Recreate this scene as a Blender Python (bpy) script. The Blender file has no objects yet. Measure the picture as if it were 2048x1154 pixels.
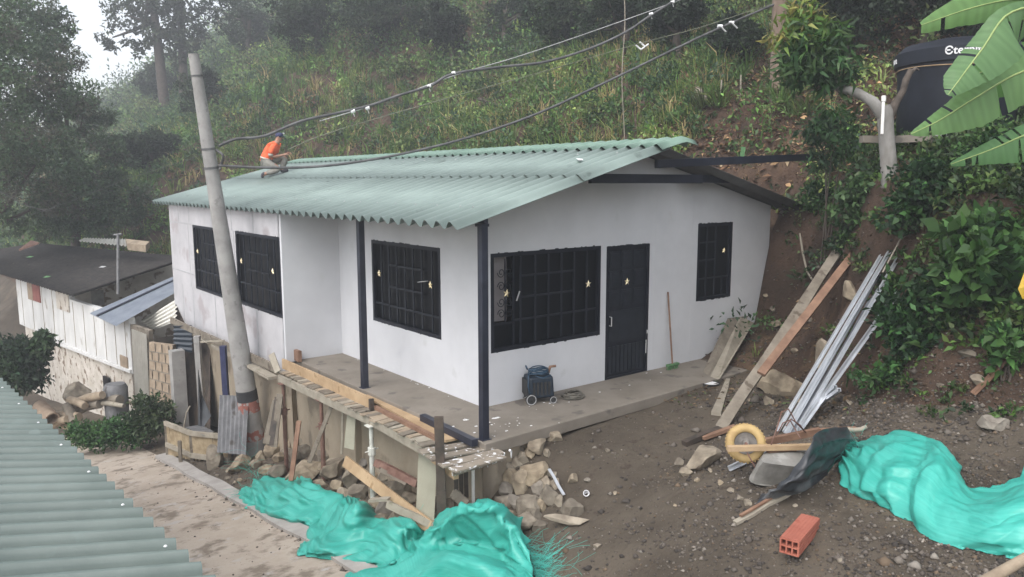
import bpy, bmesh, math, random
import numpy as np
from mathutils import Vector, Matrix, noise as mnoise

# ------------------------------------------------------------------ camera, sky, sun, exposure
SC = bpy.context.scene
W, H, FPX = 2048.0, 1154.0, 1539.0
CAM = np.array([-5.969, -8.205, 3.05])
FW = np.array([0.6131, 0.7779, -0.1383]); FW /= np.linalg.norm(FW)
RT = np.array([0.7852, -0.6192, -0.0017]); RT -= FW * RT.dot(FW); RT /= np.linalg.norm(RT)
UP = np.cross(RT, FW)
cd = bpy.data.cameras.new('camera'); cam = bpy.data.objects.new('camera', cd)
SC.collection.objects.link(cam)
cd.sensor_width = 36.0; cd.lens = FPX / W * 36.0
cd.clip_start = 0.05; cd.clip_end = 2000
cam.matrix_world = Matrix(((RT[0], UP[0], -FW[0], CAM[0]), (RT[1], UP[1], -FW[1], CAM[1]), (RT[2], UP[2], -FW[2], CAM[2]), (0, 0, 0, 1)))
SC.camera = cam

SUN_EL, SUN_AZ = math.radians(52), math.radians(198)      # azimuth of the sun counted from +X towards +Y
world = bpy.data.worlds.new('World'); SC.world = world; world.use_nodes = True
wn = world.node_tree; wn.nodes.clear()
wo = wn.nodes.new('ShaderNodeOutputWorld'); wb = wn.nodes.new('ShaderNodeBackground')
sky = wn.nodes.new('ShaderNodeTexSky'); sky.sky_type = 'NISHITA'; sky.sun_disc = False
sky.sun_elevation = SUN_EL; sky.sun_rotation = math.pi / 2 - SUN_AZ
sky.air_density = 1.0; sky.dust_density = 3.0; sky.ozone_density = 1.0
hs = wn.nodes.new('ShaderNodeHueSaturation'); hs.inputs['Saturation'].default_value = 0.28; hs.inputs['Value'].default_value = 1.0
wn.links.new(sky.outputs[0], hs.inputs['Color']); wn.links.new(hs.outputs[0], wb.inputs['Color'])
wb.inputs['Strength'].default_value = 0.15
wn.links.new(wb.outputs[0], wo.inputs['Surface'])
sl = bpy.data.lights.new('sun', 'SUN'); so = bpy.data.objects.new('sun', sl); SC.collection.objects.link(so)
sl.energy = 0.55; sl.angle = math.radians(55); sl.color = (1.0, 0.97, 0.92)
sd = Vector((math.cos(SUN_EL) * math.cos(SUN_AZ), math.cos(SUN_EL) * math.sin(SUN_AZ), math.sin(SUN_EL)))
so.rotation_euler = sd.to_track_quat('Z', 'Y').to_euler()
SC.view_settings.view_transform = 'Standard'; SC.view_settings.look = 'None'
SC.view_settings.exposure = 1.35; SC.view_settings.gamma = 1.0; SC.view_settings.use_curve_mapping = False
SC.cycles.max_bounces = 6; SC.cycles.transparent_max_bounces = 6; SC.cycles.diffuse_bounces = 3; SC.cycles.volume_bounces = 0

random.seed(7); RNG = np.random.default_rng(11)
COL = SC.collection

# ------------------------------------------------------------------ terrain height
#        K0(x,z)      K1          K2            K3            K4           K5           K6           K7           K8           K9           K10          K11
def zr(y): return -1.35 - .15 * y if y < 14 else -3.45 - .04 * (y - 14)
SEC = [
 (-14, (-60,-6), (-7,-.2), (-2.15,-.1), (-1.2,.1),  (-.8,.25),  (.2,.5),   (1.8,1.0),  (2.6,1.3),  (3.3,2.3),  (4.0,3.3),  (6.4,3.9),  (7.6,4.9)),
 (-7,  (-60,-6), (-7,-.6), (-2.15,-.5), (-1.2,-.05),(-.8,.12),  (.2,.36),  (1.8,.75),  (2.6,1.1),  (3.4,2.2),  (4.0,3.2),  (6.5,3.9),  (7.7,4.8)),
 (-4.5,(-60,-6), (-7,-.85),(-2.15,-.85),(-1.2,-.45),(-.8,-.22), (.2,.1),   (1.7,.33),  (2.5,.6),   (3.5,1.7),   (4.1,2.9),   (6.6,3.65),   (8.7,4.0)),
 (-2.6,(-60,-7), (-7,-1.1),(-2.15,-1.15),(-1.3,-.9),(-.9,-.68), (.15,-.3), (2.3,.02),  (3.9,.18),  (4.5,1.1),   (5.1,3.05),   (5.7,3.5),   (8.7,3.85)),
 (-1.35,(-60,-7),(-7,-1.2),(-2.15,-1.25),(-1.3,-1.05),(-1.05,-.98),(.0,-.20),(2.2,-.115),(4.5,.02), (5.7,.8),   (6.2,2.3),  (7.0,3.3),  (8.7,4.4)),
 (-.9, (-60,-7), (-7,-1.2),(-2.15,-1.3),(-1.3,-1.15),(-1.0,-1.05),(-.15,-.24),(2.2,-.15),(4.62,.0),(6.0,.5),  (6.5,2.1),  (7.4,3.2),  (8.8,4.7)),
 (-.03,(-60,-7), (-7,-1.3),(-2.15,-1.4),(-1.3,-1.25),(-1.0,-1.1),(-.4,-.8),(2.2,-.5),(4.66,.0),(6.15,.5), (6.56,2.1), (7.4,3.2),  (8.8,4.7)),
 (.05, (-60,-7), (-7,-1.35),(-2.15,-1.4),(-1.3,-1.25),(-1.0,-1.15),(-.4,-.9),(2.2,-.7),(6.6,-.5),  (6.85,-.3), (7.15,1.6), (7.6,3.3),  (9,4.7)),
 (5,   (-60,-8), (-7,-2.2),(-2.15,-2.1),(-1.3,-1.9),(-1.0,-1.8),(-.4,-1.2),(2.2,-.7),(6.6,-.5),  (6.85,-.3), (7.15,1.6), (7.6,3.3),  (9,4.7)),
 (11.2,(-60,-9), (-7,-3.2),(-2.3,-3.0), (-1.3,-2.8),(-1.0,-2.75),(-.4,-2.0),(2.2,-.9),(6.6,-.5),  (6.85,-.3), (7.15,1.6), (7.6,3.3),  (9,4.7)),
 (13,  (-60,-10),(-8,-3.6),(-3,-3.3),   (-1.8,-3.2),(-.8,-3.1),(.5,-2.9),(2,-2.2),(3.5,-1.2), (4.8,0),    (6,1.1),    (7,2.2),    (9,4.3)),
 (20,  (-60,-12),(-10,-4.4),(-5.5,-4.2),(-4,-4.0),(-2,-3.9),(0,-3.7),(1.5,-2.9),(2.6,-2.0), (3.6,-1.2), (4.6,-.3),  (6,.9),     (9,3.6)),
 (30,  (-60,-14),(-14,-6),(-10,-5.5),(-8,-5),(-6.5,-4.5),(-5,-4),(-3.5,-3),(-2,-1.6),(-.5,-.3),(1,1),(3,2.7),(9,7.4)),
 (60,  (-60,-16),(-18,-9),(-14,-8),(-11,-7),(-9,-6),(-7,-4.6),(-5,-3.2),(-3,-1.8),(-1,-.4),(1,1),(3,2.5),(9,6.6)),
 (110, (-60,-18),(-18,-9),(-14,-8),(-11,-7),(-9,-6),(-7,-4.6),(-5,-3.2),(-3,-1.8),(-1,-.4),(1,1),(3,2.5),(9,6.8)),
]
SEC = [(s[0],) + s[1:] + ((75, s[-1][1] + .74 * (75 - s[-1][0])),) for s in SEC]
SY = np.array([s[0] for s in SEC], float)
SX = np.array([[k[0] for k in s[1:]] for s in SEC], float)
SZ = np.array([[k[1] for k in s[1:]] for s in SEC], float)
NK = SX.shape[1]
KAMP = np.array([.2, .03, .012, .03, .03, .03, .035, .05, .12, .14, .16, .3, .9])
def vnoise(x, y):
    return (np.sin(1.7*x + 1.3*np.sin(.9*y+1)) * np.cos(1.9*y + 1.1*np.sin(1.3*x)) * .5 + np.sin(4.1*x + 2*np.sin(2.3*y)) * np.cos(3.7*y + 1.7*np.sin(2.9*x+2)) * .3
            + np.sin(9.3*x+1.9*np.sin(5.1*y)) * np.cos(8.7*y+2.1*np.sin(6.3*x)) * .2)
def vcoarse(x, y):
    return np.sin(.31*x + 1.3*np.sin(.19*y+1)) * np.cos(.23*y + 1.1*np.sin(.27*x)) + .6*np.sin(.7*x+2*np.sin(.43*y)) * np.cos(.61*y+1.2)
def keys_at(y):
    y = np.atleast_1d(np.asarray(y, float))
    return (np.stack([np.interp(y, SY, SX[:, k]) for k in range(NK)], 1), np.stack([np.interp(y, SY, SZ[:, k]) for k in range(NK)], 1))
def groundv(x, y):
    x = np.asarray(x, float); y = np.asarray(y, float)
    kx, kz = keys_at(y); z = np.full(x.shape, np.nan); a = np.zeros(x.shape); z = kz[:, 0].copy()
    for k in range(NK-1):
        m = (x >= kx[:, k]) if k else np.ones(x.shape, bool)
        t = np.clip((x - kx[:, k]) / (kx[:, k+1] - kx[:, k]), 0, 1)
        z = np.where(m, kz[:, k] + t*(kz[:, k+1]-kz[:, k]), z); a = np.where(m, KAMP[k] + t*(KAMP[k+1]-KAMP[k]), a)
    return z + np.minimum(a, .35) * vnoise(x, y) + np.maximum(a-.3, 0) * 3.0 * vcoarse(x, y)
def ground(x, y): return float(groundv(np.array([x]), np.array([y]))[0])
# sight-line helpers: where a point of the photograph lies on a real plane or on the ground
def ray(px, py): return FW + RT*(px-W/2)/FPX - UP*(py-H/2)/FPX
def PX(px, py, x): d = ray(px, py); return Vector(CAM + d*((x-CAM[0])/d[0]))
def PY(px, py, y): d = ray(px, py); return Vector(CAM + d*((y-CAM[1])/d[1]))
def PZ(px, py, z): d = ray(px, py); return Vector(CAM + d*((z-CAM[2])/d[2]))
def PD(px, py, dep): return Vector(CAM + ray(px, py)*dep)
def PG(px, py, h=0.0, d0=3.0, d1=150.0):
    d = ray(px, py); t = np.concatenate([np.linspace(d0, 20, 700), np.linspace(20.05, d1, 900)])
    P = CAM[None] + t[:, None]*d[None]
    g = groundv(P[:, 0], P[:, 1]) + h
    i = np.argmax(P[:, 2] < g)
    if P[i, 2] >= g[i]: return Vector(P[-1])
    if i == 0: return Vector(P[0])
    a, b = P[i-1, 2]-g[i-1], P[i, 2]-g[i]; k = a/(a-b)
    return Vector(P[i-1] + (P[i]-P[i-1])*k)

# ------------------------------------------------------------------ materials
def new_mat(name):
    m = bpy.data.materials.new(name); m.use_nodes = True; nt = m.node_tree
    return m, nt, nt.nodes['Principled BSDF']
def pm(name, c1, c2=None, scale=3.0, rough=.8, bump=0.0, bscale=None, stretch=(1,1,1), metal=0.0, detail=6.0, c3=None, s3=12.0, t3=.62, spec=.5, coat=0.0, contrast=(.35,.65)):
    """two-tone noise material with an optional third tone in sharp patches, and a bump"""
    m, nt, b = new_mat(name); L = nt.links.new; c2 = c2 or c1
    tc = nt.nodes.new('ShaderNodeTexCoord'); mp = nt.nodes.new('ShaderNodeMapping'); mp.inputs['Scale'].default_value = stretch
    L(tc.outputs['Object'], mp.inputs['Vector'])
    n = nt.nodes.new('ShaderNodeTexNoise'); n.inputs['Scale'].default_value = scale; n.inputs['Detail'].default_value = detail; n.inputs['Roughness'].default_value = .62
    L(mp.outputs[0], n.inputs['Vector'])
    r = nt.nodes.new('ShaderNodeValToRGB'); r.color_ramp.elements[0].position = contrast[0]; r.color_ramp.elements[1].position = contrast[1]
    r.color_ramp.elements[0].color = (*c1, 1); r.color_ramp.elements[1].color = (*c2, 1)
    L(n.outputs['Fac'], r.inputs['Fac']); out = r.outputs['Color']
    if c3:
        n3 = nt.nodes.new('ShaderNodeTexNoise'); n3.inputs['Scale'].default_value = s3; n3.inputs['Detail'].default_value = 5
        L(mp.outputs[0], n3.inputs['Vector'])
        r3 = nt.nodes.new('ShaderNodeValToRGB'); r3.color_ramp.elements[0].position = t3; r3.color_ramp.elements[1].position = t3+.06
        L(n3.outputs['Fac'], r3.inputs['Fac'])
        mx = nt.nodes.new('ShaderNodeMix'); mx.data_type = 'RGBA'; L(r3.outputs['Color'], mx.inputs['Factor']); L(out, mx.inputs['A']); mx.inputs['B'].default_value = (*c3, 1)
        out = mx.outputs['Result']
    L(out, b.inputs['Base Color'])
    b.inputs['Roughness'].default_value = rough; b.inputs['Metallic'].default_value = metal; b.inputs['Specular IOR Level'].default_value = spec
    if coat: b.inputs['Coat Weight'].default_value = coat; b.inputs['Coat Roughness'].default_value = .15
    if bump:
        nb = nt.nodes.new('ShaderNodeTexNoise'); nb.inputs['Scale'].default_value = bscale or scale*4; nb.inputs['Detail'].default_value = 8
        L(mp.outputs[0], nb.inputs['Vector'])
        bp = nt.nodes.new('ShaderNodeBump'); bp.inputs['Strength'].default_value = min(1, bump); bp.inputs['Distance'].default_value = .02*max(1, bump)
        L(nb.outputs['Fac'], bp.inputs['Height']); L(bp.outputs[0], b.inputs['Normal'])
    return m
def leafmat(name, trans=.3, rough=.5):
    m, nt, b = new_mat(name); L = nt.links.new
    a = nt.nodes.new('ShaderNodeAttribute'); a.attribute_name = 'col'
    L(a.outputs['Color'], b.inputs['Base Color']); b.inputs['Roughness'].default_value = rough; b.inputs['Specular IOR Level'].default_value = .3
    t = nt.nodes.new('ShaderNodeBsdfTranslucent'); mx = nt.nodes.new('ShaderNodeMixShader'); mx.inputs[0].default_value = trans
    L(a.outputs['Color'], t.inputs['Color']); L(b.outputs[0], mx.inputs[1]); L(t.outputs[0], mx.inputs[2])
    L(mx.outputs[0], nt.nodes['Material Output'].inputs['Surface'])
    return m

M = {}
M['white_wall'] = pm('white_plaster', (.54,.545,.565), (.60,.605,.625), 1.2, .85, .12, 60, c3=(.54,.545,.555), s3=2.2, t3=.66)
M['panel_wall'] = pm('grey_fibre_cement', (.40,.395,.41), (.50,.49,.505), 1.6, .85, .1, 50, c3=(.36,.33,.34), s3=1.1, t3=.58)
M['joint'] = pm('joint_filler', (.33,.33,.345), (.42,.42,.43), 5, .9)
M['black_steel'] = pm('black_painted_steel', (.006,.008,.013), (.012,.015,.024), 6, .45, .05, 40, spec=.3)
M['post_steel'] = pm('blue_black_steel', (.010,.012,.022), (.022,.026,.042), 5, .42, .05, 40, c3=(.10,.10,.11), s3=14, t3=.74)
M['unlit_inside'] = pm('unlit_inside', (.003,.004,.006), (.005,.006,.009), 4, .3, spec=.15)  # opaque; the dark of the rooms behind is put into the pane colour
M['grille'] = pm('black_grille_paint', (.011,.014,.020), (.018,.022,.031), 6, .5, spec=.3)
M['room_dark'] = pm('dim_room', (.20,.18,.18), (.26,.24,.24), 2, .8)
M['gold'] = pm('gold_star', (.70,.58,.33), (.80,.70,.48), 10, .35, metal=.5)
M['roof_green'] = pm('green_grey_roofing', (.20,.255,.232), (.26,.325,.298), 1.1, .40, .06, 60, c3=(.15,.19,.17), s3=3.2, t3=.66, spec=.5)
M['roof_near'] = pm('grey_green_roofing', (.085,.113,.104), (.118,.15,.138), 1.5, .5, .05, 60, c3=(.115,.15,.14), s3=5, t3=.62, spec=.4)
M['roof_ridge'] = pm('green_ridge_roofing', (.155,.25,.195), (.215,.31,.255), 1.5, .45, .06, 60)
M['roof_under'] = pm('grey_fibre_underside', (.10,.10,.10), (.15,.15,.15), 3, .9)
M['concrete'] = pm('porch_concrete', (.165,.142,.115), (.225,.197,.165), 1.6, .85, .25, 18, c3=(.12,.105,.09), s3=2.6, t3=.6)
M['beige_wall'] = pm('rough_beige_concrete', (.25,.205,.15), (.34,.285,.215), 1.3, .95, .6, 9, c3=(.19,.155,.115), s3=1.9, t3=.6, stretch=(1,1,.8))
M['pole_conc'] = pm('pole_concrete', (.24,.23,.22), (.34,.33,.315), 3, .85, .2, 30, c3=(.22,.21,.20), s3=7, t3=.62)
M['pole_red'] = pm('worn_red_paint', (.24,.08,.06), (.33,.14,.11), 6, .8, .2, 30, c3=(.33,.31,.30), s3=10, t3=.52)
M['pole_black'] = pm('worn_black_paint', (.02,.02,.022), (.045,.045,.05), 6, .7, .2, 30, c3=(.3,.3,.3), s3=9, t3=.7)
M['wood_new'] = pm('new_timber', (.32,.215,.12), (.46,.33,.20), 3, .75, .3, 14, stretch=(1,1,1), c3=(.28,.18,.09), s3=6, t3=.63)
M['wood_old'] = pm('weathered_timber', (.13,.108,.082), (.225,.195,.155), 4, .85, .5, 16, c3=(.09,.07,.05), s3=7, t3=.6)
M['wood_pale'] = pm('pale_weathered_timber', (.24,.21,.165), (.34,.305,.245), 4, .85, .4, 16, c3=(.20,.18,.13), s3=6, t3=.62)
M['wood_brown'] = pm('reddish_timber', (.15,.08,.05), (.26,.155,.10), 4, .8, .4, 16)
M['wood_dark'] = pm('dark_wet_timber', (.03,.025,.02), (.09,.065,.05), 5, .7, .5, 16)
M['splash'] = pm('timber_with_white_splashes', (.17,.14,.11), (.28,.24,.19), 5, .85, .4, 16, c3=(.75,.75,.75), s3=16, t3=.585)
M['ply'] = pm('pale_plywood', (.26,.25,.19), (.33,.32,.25), 2, .8, .15, 20, c3=(.28,.28,.21), s3=3, t3=.6)
M['rust'] = pm('rusty_steel', (.12,.055,.04), (.22,.13,.10), 7, .8, .3, 30)
M['white_paint_metal'] = pm('chipped_white_prop', (.50,.50,.45), (.62,.62,.57), 7, .7, .2, 30, c3=(.24,.20,.15), s3=9, t3=.6)
M['galv'] = pm('galvanised_steel', (.60,.62,.65), (.74,.76,.79), 3, .28, metal=.6)
M['galv_dull'] = pm('dull_galvanised_steel', (.20,.22,.25), (.34,.36,.40), 4, .45, metal=.5)
M['old_galv'] = pm('dull_corrugated_zinc', (.13,.13,.135), (.22,.22,.225), 5, .6, .2, 20, metal=.3, c3=(.09,.08,.075), s3=4, t3=.6)
M['zinc_roof'] = pm('blue_grey_zinc', (.36,.40,.47), (.48,.52,.58), 3, .45, .1, 20, metal=.3)
M['cream_roof'] = pm('cream_fibre_roofing', (.58,.56,.50), (.70,.68,.62), 3, .8, .2, 20)
M['tile_dark'] = pm('black_weathered_roofing', (.018,.016,.015), (.05,.043,.038), 6, .95, .5, 20, c3=(.10,.085,.07), s3=9, t3=.66, stretch=(1,1,1))
M['whitewash'] = pm('stained_whitewash', (.52,.52,.51), (.62,.62,.61), 2.5, .9, .3, 10, c3=(.33,.30,.26), s3=3.2, t3=.64, stretch=(1,1,.5))
M['stone_render'] = pm('crumbling_white_rubble', (.42,.38,.32), (.56,.52,.47), 3, .95, 1.2, 5, c3=(.20,.15,.11), s3=4.5, t3=.56)
M['adobe'] = pm('adobe_block', (.22,.165,.115), (.32,.25,.18), 5, .95, .5, 14)
M['red_door'] = pm('faded_red_paint', (.20,.06,.05), (.28,.10,.08), 5, .8)
M['orange'] = pm('orange_cloth', (.72,.10,.035), (.85,.16,.06), 9, .8)
M['reflect_band'] = pm('grey_reflective_band', (.38,.36,.30), (.46,.44,.38), 9, .5)
M['trousers'] = pm('grey_trousers', (.19,.18,.16), (.28,.27,.24), 9, .85)
M['navy'] = pm('navy_cloth', (.02,.025,.07), (.035,.04,.10), 9, .8)
M['boot'] = pm('dark_boot', (.03,.03,.035), (.06,.06,.07), 9, .7)
M['skin'] = pm('brown_skin', (.30,.16,.11), (.36,.20,.14), 9, .6)
M['hair'] = pm('black_hair', (.012,.01,.009), (.02,.018,.015), 20, .6)
M['cable'] = pm('dusty_black_cable', (.05,.05,.052), (.12,.12,.12), 4, .55)
M['cable_pale'] = pm('grey_cable', (.30,.30,.30), (.45,.45,.44), 4, .5)
M['wire_green'] = pm('thin_olive_wire', (.12,.13,.09), (.20,.21,.15), 4, .6)
M['tape'] = pm('white_tape', (.75,.75,.75), (.82,.82,.82), 9, .7)
M['brick'] = pm('terracotta_block', (.29,.085,.055), (.36,.12,.08), 5, .85, .3, 30, c3=(.30,.08,.05), s3=9, t3=.62)
M['tyre'] = pm('yellow_rubber', (.36,.245,.10), (.45,.32,.14), 6, .7, .2, 30, c3=(.36,.24,.10), s3=7, t3=.62)
M['hub'] = pm('muddy_hub', (.10,.09,.08), (.22,.20,.18), 9, .8, .4, 20)
M['tray'] = pm('cement_caked_tray', (.16,.155,.14), (.27,.26,.24), 4, .85, .5, 10, c3=(.34,.33,.31), s3=5, t3=.62)
M['plastic_black'] = pm('dusty_black_plastic', (.018,.02,.024), (.05,.055,.062), 2.5, .42, .15, 12, c3=(.11,.115,.12), s3=2.2, t3=.56)
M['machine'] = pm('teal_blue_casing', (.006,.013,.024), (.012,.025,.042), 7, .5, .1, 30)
M['hose'] = pm('dirty_hose', (.08,.075,.06), (.16,.145,.12), 9, .7)
M['hose_blue'] = pm('blue_hose', (.012,.035,.065), (.025,.065,.11), 9, .5)
M['rubber'] = pm('black_rubber', (.015,.015,.016), (.03,.03,.03), 9, .7)
M['grey_plastic'] = pm('grey_plastic', (.35,.35,.35), (.45,.45,.45), 9, .6)
M['broom_green'] = pm('green_bristles', (.06,.14,.06), (.10,.22,.09), 30, .9)
M['tank'] = pm('black_blue_tank', (.008,.010,.016), (.014,.017,.026), 3, .55, spec=.25)
M['white_letters'] = pm('white_letters', (.65,.65,.66), (.72,.72,.72), 9, .6)
M['yellow'] = pm('yellow_plastic', (.50,.32,.03), (.60,.40,.06), 9, .6)
M['pvc'] = pm('white_pvc', (.68,.66,.62), (.76,.75,.72), 9, .45)
M['bark'] = pm('pale_mottled_bark', (.155,.145,.13), (.26,.25,.235), 4, .9, .5, 18, c3=(.15,.14,.12), s3=6, t3=.6, stretch=(1,1,.5))
M['bark_dark'] = pm('dark_bark', (.045,.035,.028), (.10,.08,.065), 6, .9, .6, 14)
M['wood_pole'] = pm('brown_pole_timber', (.13,.09,.065), (.22,.165,.125), 4, .9, .4, 12, stretch=(1,1,.25))
M['chalk'] = pm('white_paint_crust', (.70,.70,.70), (.80,.80,.80), 9, .7, .2, c3=(.1,.09,.08), s3=9, t3=.56)
M['bamboo'] = pm('split_cane', (.30,.23,.14), (.47,.38,.25), 8, .8, .4, 20)
M['log'] = pm('cut_log', (.22,.17,.12), (.36,.29,.21), 5, .9, .5, 15)
M['clay_pipe'] = pm('brown_pipe', (.24,.17,.12), (.34,.26,.19), 5, .8, .3, 15)
M['leaf'] = leafmat('foliage_leaves', .30)
M['banana'] = leafmat('banana_leaf_blade', .35, .42)
M['litter'] = leafmat('dry_leaves', .1, .9)

# rocks take their tint from a per-object random
def rockmat():
    m, nt, b = new_mat('quarry_stone'); L = nt.links.new
    oi = nt.nodes.new('ShaderNodeObjectInfo'); tc = nt.nodes.new('ShaderNodeTexCoord')
    n = nt.nodes.new('ShaderNodeTexNoise'); n.inputs['Scale'].default_value = 5; n.inputs['Detail'].default_value = 8
    L(tc.outputs['Object'], n.inputs['Vector'])
    r1 = nt.nodes.new('ShaderNodeValToRGB'); r1.color_ramp.elements[0].color = (.17,.15,.125,1); r1.color_ramp.elements[1].color = (.26,.25,.24,1)
    e = r1.color_ramp.elements.new(.35); e.color = (.31,.28,.235,1); e = r1.color_ramp.elements.new(.7); e.color = (.35,.295,.22,1)
    L(oi.outputs['Random'], r1.inputs['Fac'])
    r2 = nt.nodes.new('ShaderNodeValToRGB'); r2.color_ramp.elements[0].position = .35; r2.color_ramp.elements[1].position = .7
    r2.color_ramp.elements[0].color = (.45,.41,.37,1); r2.color_ramp.elements[1].color = (1.15,1.12,1.05,1); L(n.outputs['Fac'], r2.inputs['Fac'])
    mx = nt.nodes.new('ShaderNodeMix'); mx.data_type = 'RGBA'; mx.blend_type = 'MULTIPLY'; mx.inputs['Factor'].default_value = 1
    L(r1.outputs[0], mx.inputs['A']); L(r2.outputs[0], mx.inputs['B']); L(mx.outputs['Result'], b.inputs['Base Color']); b.inputs['Roughness'].default_value = .9
    bp = nt.nodes.new('ShaderNodeBump'); bp.inputs['Strength'].default_value = .6; bp.inputs['Distance'].default_value = .03
    n2 = nt.nodes.new('ShaderNodeTexNoise'); n2.inputs['Scale'].default_value = 16; n2.inputs['Detail'].default_value = 8; L(tc.outputs['Object'], n2.inputs['Vector'])
    L(n2.outputs['Fac'], bp.inputs['Height']); L(bp.outputs[0], b.inputs['Normal'])
    return m
M['rock'] = rockmat()

def tarpmat():
    m, nt, b = new_mat('turquoise_woven_tarp'); L = nt.links.new
    a = nt.nodes.new('ShaderNodeUVMap'); a.uv_map = 'uv'
    mp = nt.nodes.new('ShaderNodeMapping'); mp.inputs['Scale'].default_value = (5, 160, 1); L(a.outputs[0], mp.inputs['Vector'])
    n = nt.nodes.new('ShaderNodeTexNoise'); n.inputs['Scale'].default_value = 1.0; n.inputs['Detail'].default_value = 4; L(mp.outputs[0], n.inputs['Vector'])
    n0 = nt.nodes.new('ShaderNodeTexNoise'); n0.inputs['Scale'].default_value = 9; n0.inputs['Detail'].default_value = 7; L(a.outputs[0], n0.inputs['Vector'])
    r = nt.nodes.new('ShaderNodeValToRGB'); r.color_ramp.elements[0].position = .28; r.color_ramp.elements[1].position = .74
    r.color_ramp.elements[0].color = (.025,.36,.295,1); r.color_ramp.elements[1].color = (.12,.61,.52,1)
    ad = nt.nodes.new('ShaderNodeMath'); ad.operation = 'MULTIPLY_ADD'; ad.inputs[1].default_value = .5; L(n.outputs['Fac'], ad.inputs[0])
    h2 = nt.nodes.new('ShaderNodeMath'); h2.operation = 'MULTIPLY'; h2.inputs[1].default_value = .5; L(n0.outputs['Fac'], h2.inputs[0]); L(h2.outputs[0], ad.inputs[2])
    L(ad.outputs[0], r.inputs['Fac']); L(r.outputs[0], b.inputs['Base Color']); b.inputs['Roughness'].default_value = .36
    bp = nt.nodes.new('ShaderNodeBump'); bp.inputs['Strength'].default_value = .35; bp.inputs['Distance'].default_value = .004; L(n.outputs['Fac'], bp.inputs['Height']); L(bp.outputs[0], b.inputs['Normal'])
    t = nt.nodes.new('ShaderNodeBsdfTranslucent'); t.inputs['Color'].default_value = (.03,.55,.38,1)
    mx = nt.nodes.new('ShaderNodeMixShader'); mx.inputs[0].default_value = .28; L(b.outputs[0], mx.inputs[1]); L(t.outputs[0], mx.inputs[2]); L(mx.outputs[0], nt.nodes['Material Output'].inputs['Surface'])
    return m
M['tarp'] = tarpmat()

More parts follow.
